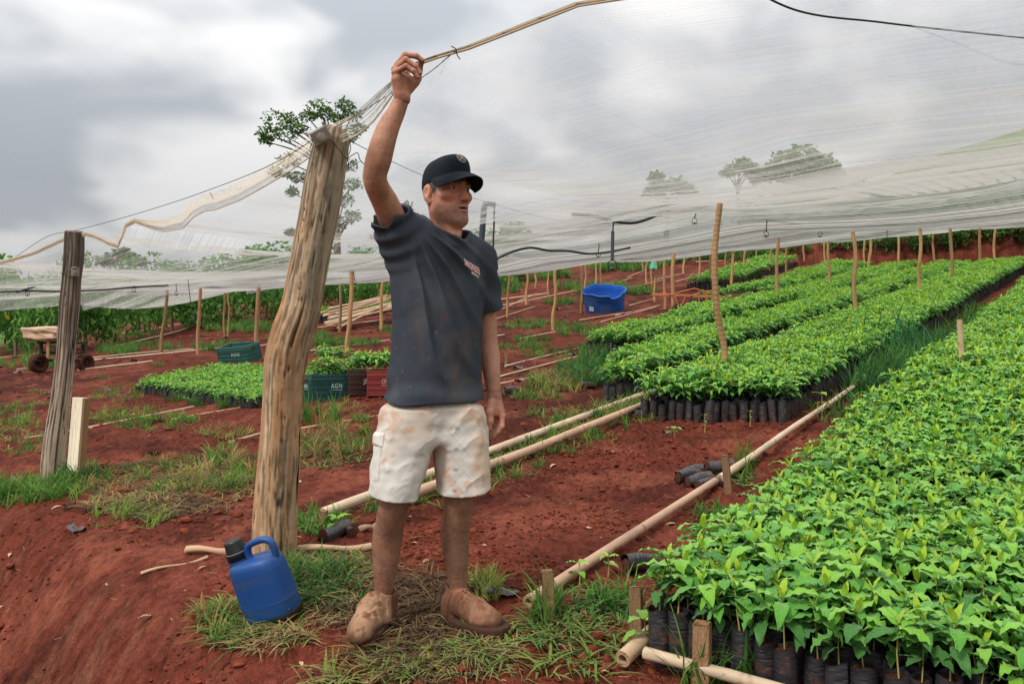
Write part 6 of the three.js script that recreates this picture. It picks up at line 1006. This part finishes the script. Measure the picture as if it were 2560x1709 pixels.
const shirtField = (() => {
  const trunk = rowsField(shirtRows, TF, TL, 2.3), topY = at(1100, 585, 3.05).y;
  const rTip = at(972, 535, 2.915), rRoot = at(1020, 620, 3.0), lTip = at(1221, 776, 3.205), lRoot = at(1196, 665, 3.165);
  const yoke = union([cone(at(1008, 590, 2.99), J.lSh.clone().add(V(-0.01, -0.02, 0)), 0.072, 0.062), cone(J.neck.clone().add(V(-0.005, -0.075, 0)), J.lSh, 0.082, 0.060), cone(J.neck.clone().add(V(-0.005, -0.07, 0)), at(1004, 580, 2.985), 0.084, 0.072)], 0.05);
  const slR = cone(rRoot, rTip, 0.092, 0.077), slL = cone(lRoot, lTip, 0.068, 0.066), dR = rTip.clone().sub(rRoot).normalize(), dL = lTip.clone().sub(lRoot).normalize();
  const holeR = cone(rTip.clone().addScaledVector(dR, -0.03), rTip.clone().addScaledVector(dR, 0.2), 0.069, 0.069), holeL = cone(lTip.clone().addScaledVector(dL, -0.025), lTip.clone().addScaledVector(dL, 0.2), 0.058, 0.058);
  const neckCut = cone(J.neck.clone().add(V(0.016, -0.012, 0.028)), hp(0, -0.02, 0.0), 0.073, 0.085);
  const src = at(985, 600, 2.95), dst = at(1215, 930, 3.02), bx = at(1085, 1010, 2.9);
  const fold = (x, y, z) => {                                         // pulls from the raised shoulder to the far hip, and a loose belly
    const l = (x - src.x) * TL.x + (z - src.z) * TL.z, v = src.y - y, ang = Math.atan2(l, v + 0.10), r = Math.hypot(l, v + 0.10);
    const w1 = ang * 27 + 3.4 * noise(x * 5, y * 3.5, z * 5) + r * 1.5, rid = Math.pow(0.5 + 0.5 * Math.sin(w1), 3) - 0.3;
    const amp = 0.019 * smoothstep(l, -0.01, 0.09) * smoothstep(y - hemY, 0.0, 0.12) * (1 - 0.8 * smoothstep(l, 0.16, 0.30)) * smoothstep(r, 0.1, 0.26) * (1 - 0.35 * smoothstep(r, 0.5, 0.75)) * (0.45 + 0.9 * noise(x * 4 + 3, y * 3, z * 4));
    const low = hemY + 0.13 - y, w2 = Math.sin(low * 42 + 3.6 * noise(x * 6 + 8, y * 4, z * 6) + l * 5), sag = 0.006 * smoothstep(y - hemY, -0.005, 0.04) * smoothstep(low, -0.02, 0.08) * w2 * noise(x * 7, 3, z * 7);
    return -(amp * rid + sag + 0.004 * (fbm3(x * 11, y * 11, z * 11, 3) - 0.5));
  };
  return (x, y, z) => {
    let d = smax(trunk(x, y, z), y - topY, 0.05); d = smin(d, yoke(x, y, z), 0.05);
    const px = (x - rTip.x) * dR.x + (y - rTip.y) * dR.y + (z - rTip.z) * dR.z, qx = (x - lTip.x) * dL.x + (y - lTip.y) * dL.y + (z - lTip.z) * dL.z;
    const cutR = px + 0.012 * Math.sin(x * 60 + y * 30), a = smax(slR(x, y, z) + 0.005 * Math.sin(px * 90 + y * 20), cutR, 0.006), b = smax(slL(x, y, z) + 0.004 * Math.sin(qx * 60 + z * 50), qx, 0.006);
    d = smin(d, a, 0.045); d = smin(d, b, 0.022);
    d += fold(x, y, z);
    d = smax(d, -holeR(x, y, z), 0.004); d = smax(d, -holeL(x, y, z), 0.004);
    const collar = neckCut(x, y, z); d -= 0.0045 * (1 - smoothstep(Math.abs(collar - 0.011), 0.006, 0.011)); d = smax(d, -collar, 0.004);
    const wob = hemY + 0.006 * Math.sin(x * 22 + z * 17) - 0.010 * ((x - at(1083, 1000, 3.06).x) * TF.x + (z + 3.06) * TF.z) * 6; const h = wob - y;
    if (h > -0.03) { const inner = trunk(x, y, z) + 0.011; d = smax(d, h, 0.004); d = smax(d, -Math.max(inner, -(h + 0.022)), 0.003); }
    return d;
  };
})();
const weaveBump = tex(128, 128, (u, v) => { const k = 0.5 + 0.25 * Math.sin(u * 6.283 * 32) * Math.sin(v * 6.283 * 32) + 0.25 * (tnoise(u, v, 32, 4) - 0.5); return [k, k, k]; }); weaveBump.repeat.set(18, 18);
{
  const g = meshField(shirtField, V(at(925, 500, 2.9).x, hemY - 0.03, -3.34), V(at(1255, 500, 3.2).x, at(1100, 505, 2.95).y, -2.76), 0.0056);
  const base = C(0.040, 0.048, 0.062), worn = C(0.090, 0.098, 0.116), mud = C(0.12, 0.075, 0.048);
  paint(g, (x, y, z) => {
    const wash = fbm3(x * 6, y * 6, z * 6, 4); let c = mixC(base, worn, smoothstep(wash, 0.35, 0.75) * 0.6);
    const belly = Math.exp(-(((x - at(1110, 900, 2.92).x) / 0.14) ** 2 + ((y - at(1110, 890, 2.92).y) / 0.20) ** 2)); c = mixC(c, mud, clamp(0.5 * belly * smoothstep(fbm3(x * 24 + 2, y * 15, z * 24, 4), 0.44, 0.8), 0, 0.6));
    return mixC(c, C(0.30, 0.15, 0.08), 0.55 * smoothstep(noise(x * 90, y * 70, z * 90), 0.92, 0.98) * smoothstep(noise(x * 6 + 9, y * 6, z * 6), 0.45, 0.6));
  });
  const shirtMat = mat({ name: 'charcoal_cotton', vertexColors: true, roughness: 0.95, bumpMap: weaveBump, bumpScale: 0.0006 });
  const shirt = part('t_shirt', g, shirtMat, man, 'faded charcoal cotton t-shirt smeared with soil');
  // ribbed collar, hem seam and printed lettering lie on the cloth: walk each point onto the field
  const onto = (p, dir, off) => { const q = p.clone(); for (let i = 0; i < 60; i++) { const d = shirtField(q.x, q.y, q.z); if (Math.abs(d) < 0.0004) break; q.addScaledVector(dir, clamp(d * 0.8, -0.02, 0.02)); } return q.addScaledVector(dir, -off); };
  const dir = TF.clone().negate();
  const print = canvasTex(512, 256, (c) => { c.clearRect(0, 0, 512, 256); c.textAlign = 'center'; c.font = 'bold 150px sans-serif'; c.lineJoin = 'round'; c.lineWidth = 18; c.strokeStyle = '#e9e4df'; c.strokeText('NOVA', 250, 140); c.fillStyle = '#c4232b'; c.fillText('NOVA', 250, 140); c.fillStyle = '#e9e4df'; c.font = 'bold 58px sans-serif'; c.fillText('BONTA', 320, 222); });
  const nx = 20, ny = 10, pp = [], pi = [], pu = [], ctr = at(1184, 672, 3.0);
  for (let j = 0; j <= ny; j++) for (let i = 0; i <= nx; i++) { const u = i / nx - 0.5, v = j / ny - 0.5, p = ctr.clone().addScaledVector(TL, u * 0.105 + 0.004).addScaledVector(V(0, 1, 0), v * 0.052 - u * 0.040).addScaledVector(TF, 0.16); pp.push(...onto(p, dir, 0.0022).toArray()); pu.push(i / nx, j / ny); }
  for (let j = 0; j < ny; j++) for (let i = 0; i < nx; i++) { const a = j * (nx + 1) + i; pi.push(a, a + 1, a + nx + 1, a + 1, a + nx + 2, a + nx + 1); }
  part('chest_print', geo(pp, pi, pu), mat({ map: print, transparent: true, roughness: 0.8, side: THREE.DoubleSide }), shirt, 'small red and white chest lettering');
}
// --- shorts
const shortsField = (() => {
  const pel = rowsField([[990, 1083, 0.182, 0.120, 3.06], [1040, 1083, 0.190, 0.126, 3.06], [1110, 1083, 0.188, 0.122, 3.06]].map(([py, px, a, b, d]) => { const p = at(px, py, d); return { y: p.y, x: p.x, z: p.z, a, b }; }), TF, TL, 2.4), top = at(1083, 985, 3.06).y, bot = at(1083, 1105, 3.06).y;
  const legT = (rows) => rowsField(rows.map(([py, px, a, b, d]) => { const p = at(px, py, d); return { y: p.y, x: p.x, z: p.z, a, b }; }), V(0.25, 0, 0.97), V(0.97, 0, -0.25), 2.2);
  const R = legT([[1000, 1032, 0.090, 0.105, 3.03], [1040, 1022, 0.103, 0.118, 3.02], [1120, 1010, 0.106, 0.118, 3.0], [1200, 992, 0.094, 0.105, 2.975], [1268, 978, 0.088, 0.098, 2.965]]), L = legT([[1000, 1130, 0.090, 0.105, 3.08], [1040, 1142, 0.104, 0.118, 3.09], [1120, 1150, 0.104, 0.118, 3.075], [1200, 1158, 0.100, 0.110, 3.055], [1260, 1161, 0.101, 0.108, 3.05]]);
  const hemR = at(978, 1254, 2.88), hemL = at(1160, 1243, 2.95);
  const fold = (x, y, z) => -(0.0075 * (1 - Math.abs(2 * fbm3(x * 7 + y * 4, y * 9 - x * 5, z * 7, 3) - 1)) ** 2 + 0.004 * (noise(x * 21, y * 26, z * 21) - 0.5));
  const legCut = (d, t, x, y, z, hem, tilt) => { const h = hem.y + tilt * (x - hem.x) - 0.10 * (z - hem.z) - y; d = smax(d, h, 0.004); return h > -0.06 ? smax(d, -Math.max(t + 0.010, -(h + 0.05)), 0.003) : d; };
  return (x, y, z) => { const r0 = R(x, y, z), l0 = L(x, y, z), f = fold(x, y, z); let r = legCut(r0 + f, r0, x, y, z, hemR, -0.14), l = legCut(l0 + f, l0, x, y, z, hemL, 0.05); r = smax(r, y - top, 0.01); l = smax(l, y - top, 0.01); let p = smax(smax(pel(x, y, z) + f, y - top, 0.01), bot - y, 0.03); return smin(smin(r, l, 0.012), p, 0.04) + 0.022 * smoothstep(y, hemY - 0.03, hemY + 0.005); };
})();
{
  const g = meshField(shortsField, V(at(905, 1100, 2.9).x, at(980, 1285, 2.9).y, -3.26), V(at(1240, 1100, 3.05).x, at(1083, 978, 3.06).y, -2.82), 0.006);
  const linen = C(0.60, 0.575, 0.53), shade = C(0.50, 0.47, 0.425), clay = C(0.50, 0.20, 0.085), tanD = C(0.56, 0.36, 0.21);  // linen is mixed at random with its own duller tone
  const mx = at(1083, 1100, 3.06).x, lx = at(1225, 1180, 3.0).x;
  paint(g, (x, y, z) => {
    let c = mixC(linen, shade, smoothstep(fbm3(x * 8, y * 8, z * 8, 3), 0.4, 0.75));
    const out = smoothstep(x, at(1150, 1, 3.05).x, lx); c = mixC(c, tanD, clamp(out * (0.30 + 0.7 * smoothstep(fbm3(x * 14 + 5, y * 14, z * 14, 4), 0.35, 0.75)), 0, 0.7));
    c = mixC(c, clay, 0.5 * smoothstep(fbm3(x * 30, y * 34, z * 30, 5) + 0.25 * (noise(x * 8, y * 8, z * 8) - 0.5), 0.60, 0.78)); return mixC(c, tanD, 0.28 * smoothstep(fbm3(x * 7 + 20, y * 7, z * 7, 4), 0.5, 0.75));
  });
  const sm = mat({ name: 'pale_cargo_cotton', vertexColors: true, roughness: 0.93, bumpMap: weaveBump, bumpScale: 0.0007, side: THREE.DoubleSide });
  const shorts = part('cargo_shorts', g, sm, man, 'off-white cargo shorts stained with clay');
  const onto = (p, dir, off) => { const q = p.clone(); for (let i = 0; i < 60; i++) { const d = shortsField(q.x, q.y, q.z); if (Math.abs(d) < 0.0004) break; q.addScaledVector(dir, clamp(d * 0.8, -0.02, 0.02)); } return q.addScaledVector(dir, -off); };
  function patch(c, dir, ux, uy, w, h, off, name, m, n = 12, taper = 0, lift) { const pp = [], pi = [], pu = []; for (let j = 0; j <= n; j++) for (let i = 0; i <= n; i++) { const u = i / n - 0.5, v = j / n - 0.5, e = Math.min(1, 6 * Math.min(0.5 - Math.abs(u), 0.5 - Math.abs(v)) + (lift ? 0 : 1)); pp.push(...onto(c.clone().addScaledVector(ux, u * w * (1 - taper * (0.5 - v))).addScaledVector(uy, v * h).addScaledVector(dir, -0.12), dir, off * Math.max(e, 0.15)).toArray()); pu.push(i / n, j / n); } for (let j = 0; j < n; j++) for (let i = 0; i < n; i++) { const a = j * (n + 1) + i; pi.push(a, a + 1, a + n + 1, a + 1, a + n + 2, a + n + 1); } return part(name, geo(pp, pi, pu), m, shorts); }
  const pm = mat({ name: 'pocket_cotton', color: C(0.60, 0.575, 0.53), roughness: 0.93, bumpMap: weaveBump, bumpScale: 0.0007, side: THREE.DoubleSide });
  const sd = V(0.75, 0, -0.66).normalize(), su = V(0.66, 0.05, 0.75).normalize();
  const pk = patch(at(962, 1150, 2.97), sd, su, V(-0.10, 1, 0).normalize(), 0.105, 0.135, 0.006, 'cargo_pocket', pm, 12, 0, 1);
  const fl = patch(at(965, 1095, 2.975), sd, su, V(-0.10, 1, 0).normalize(), 0.115, 0.052, 0.012, 'pocket_flap', pm, 10, 0, 1);
  // faint printed lattice with small boxed marks on the far leg
  const lat = canvasTex(256, 512, (c) => { c.clearRect(0, 0, 256, 512); c.strokeStyle = 'rgba(110,108,104,0.4)'; c.lineWidth = 2; for (let k = -2; k < 6; k++) { c.beginPath(); c.moveTo(0, k * 150); c.lineTo(256, k * 150 + 256); c.moveTo(256, k * 150); c.lineTo(0, k * 150 + 256); c.stroke(); } c.fillStyle = 'rgba(90,92,92,0.35)'; for (let k = 0; k < 4; k++) { c.clearRect(104, 22 + k * 150, 48, 36); c.fillRect(110, 28 + k * 150, 36, 22); c.clearRect(114, 37 + k * 150, 28, 3); } });
  patch(at(1140, 1140, 3.0), V(-0.05, 0, -1), V(1, 0, -0.05), V(0.05, 1, 0), 0.115, 0.26, 0.0016, 'printed_lattice', mat({ map: lat, transparent: true, roughness: 0.95, side: THREE.DoubleSide }), 16);
}
// --- boots
const leatherBump = tex(256, 256, (u, v) => { const k = 0.6 * tfbm(u, v, 10, 5, 66) + 0.4 * tfbm(u, v * 0.4, 24, 3, 5); return [k, k, k]; }); leatherBump.repeat.set(6, 6);
function boot(heel, toe, ankle, top, label, ca, cb, lift = 0.004) {
  const f = toe.clone().sub(heel); f.y = 0; const L = f.length(); f.normalize(); const s = V(f.z, 0, -f.x), g0 = Math.min(ground(heel.x, -heel.z), ground(toe.x, -toe.z)) + 0.004, o = V(heel.x, g0, heel.z);
  const slope = (ground(toe.x, -toe.z) - ground(heel.x, -heel.z)) / L, up = V(0, 1, 0), ff = f.clone().add(V(0, slope * 0.7, 0)).normalize(); { let m = -9; for (let i = 0; i <= 10; i++) { const q = heel.clone().lerp(toe, i / 10); m = Math.max(m, ground(q.x, -q.z) - i / 10 * L * slope * 0.7); } o.y = m + lift; }
  const P = (a, b, c) => o.clone().addScaledVector(ff, a).addScaledVector(up, b).addScaledVector(s, c), A = [ff, up, s];
  const fld = union([tube([top, ankle, P(0.062, 0.082, 0), P(0.125, 0.068, 0), P(0.185, 0.052, 0), P(L - 0.045, 0.044, 0)], [0.0455, 0.0470, 0.052, 0.049, 0.047, 0.040]), blob(P(0.040, 0.058, 0), V(0.048, 0.062, 0.042), A), blob(P(L - 0.078, 0.046, 0), V(0.068, 0.031, 0.057), A)], 0.014);
  const dt = top.clone().sub(ankle).normalize();
  const field = (x, y, z) => { let d = fld(x, y, z); const a = (x - o.x) * ff.x + (y - o.y) * ff.y + (z - o.z) * ff.z, b = y - o.y - a * slope * 0.7; d -= 0.0055 * Math.max(0, Math.sin(a * 110 + b * 25 + 2 * noise(x * 30, y * 30, z * 30))) * smoothstep(a, L * 0.40, L * 0.52) * (1 - smoothstep(a, L * 0.66, L * 0.8)) + 0.003 * (fbm3(x * 22, y * 22, z * 22, 3) - 0.5); const h = (x - top.x) * dt.x + (y - top.y) * dt.y + (z - top.z) * dt.z + 0.006 * Math.sin(x * 70 + z * 60);
    if (h > -0.1 && a < 0.16) d -= 0.003 * Math.sin((x + z) * 260) * smoothstep(h, -0.1, -0.05) * smoothstep(Math.abs((x - o.x) * s.x + (z - o.z) * s.z), 0.01, 0.03); d = smax(d, h, 0.004); if (h > -0.05) d = smax(d, -Math.max(fld(x, y, z) + 0.009, -(h + 0.04)), 0.003); return smax(d, 0.020 - b, 0.006); };
  const [lo, hi] = boundsOf([P(-0.01, 0, 0), P(L, 0, 0), top], 0.07);
  const grp = part('boot', paint(meshField(field, lo, hi, 0.0045), (x, y, z) => { const n = fbm3(x * 13, y * 13, z * 13, 4), b = y - o.y; let c = mixC(ca, cb, smoothstep(n, 0.35, 0.65)); c = mixC(c, C(0.16, 0.062, 0.034), 0.85 * smoothstep(fbm3(x * 34, y * 40, z * 34, 4), 0.50, 0.68)); return mixC(c, C(0.30, 0.10, 0.052), 0.6 * smoothstep(fbm3(x * 8 + 3, y * 8, z * 8, 3), 0.5, 0.65)); }), mat({ name: 'muddy_leather', vertexColors: true, roughness: 0.8, bumpMap: leatherBump, bumpScale: 0.003 }), man, label);
  const out = []; for (let i = 0; i < 40; i++) { const a = i / 40 * 6.2832, k = 0.5 + 0.5 * Math.cos(a), w = Math.sin(a) * (0.047 + 0.016 * smoothstep(k, 0.45, 0.8)) * Math.pow(Math.max(0.03, Math.abs(Math.sin(a))), -0.25); out.push([k * (L + 0.040) - 0.014, w]); }
  const sp = [], si = [], su = []; for (const [y, e] of [[0, 1.02], [0.006, 1.16], [0.026, 1.18], [0.034, 1.08]]) for (const [a, w] of out) { sp.push(...P(a * 1, y, w * e).toArray()); su.push(a * 4, w * 4); }
  for (let r = 0; r < 3; r++) for (let i = 0; i < 40; i++) { const a = r * 40 + i, b = r * 40 + (i + 1) % 40; si.push(a, a + 40, b, b, a + 40, b + 40); } for (let i = 1; i < 39; i++) { si.push(0, i, i + 1); si.push(120, 120 + i + 1, 120 + i); }
  part('sole', geo(sp, si, su), mat({ color: C(0.062, 0.030, 0.021), roughness: 0.95, bumpMap: grainBump, bumpScale: 0.003, side: THREE.DoubleSide }), grp);
  // elastic gore let into each side of the shaft
  for (const w of [-1, 1]) { const gp = [], gi = [], gu = []; for (let j = 0; j <= 8; j++) for (let i = 0; i <= 16; i++) { const k = j / 8, q = ankle.clone().lerp(top, 0.05 + 0.95 * k).addScaledVector(ff, (i / 16 - 0.45) * 0.058 * (0.55 + 0.45 * k)).addScaledVector(s, w * 0.09), d0 = s.clone().multiplyScalar(-w); const st = q.clone(); for (let n = 0; n < 40; n++) { const d = field(q.x, q.y, q.z); if (d < 0.0004) break; q.addScaledVector(d0, Math.min(d * 0.8, 0.02)); } if (q.distanceTo(st) > 0.085) q.copy(st).addScaledVector(d0, 0.052); q.addScaledVector(d0, -0.002 - 0.0022 * (i % 2)); gp.push(q.x, q.y, q.z); gu.push(i / 16, k); } for (let j = 0; j < 8; j++) for (let i = 0; i < 16; i++) { const a = j * 17 + i; gi.push(a, a + 1, a + 17, a + 1, a + 18, a + 17); } part('elastic_gore', geo(gp, gi, gu), mat({ color: C(0.13, 0.060, 0.036), roughness: 0.95, side: THREE.DoubleSide }), grp); }
}
boot(gpt(958, 1572), gpt(906, 1628), at(956, 1540, 3.03), at(964, 1474, 3.03), 'dusty tan leather ankle boot facing forward', C(0.19, 0.105, 0.064), C(0.34, 0.20, 0.122), 0.024);
boot(gpt(1112, 1560), gpt(1254, 1596), at(1135, 1530, 3.07), at(1143, 1468, 3.085), 'mud-caked brown ankle boot turned outward', C(0.13, 0.062, 0.038), C(0.25, 0.128, 0.078));
renderer.render(scene, camera);
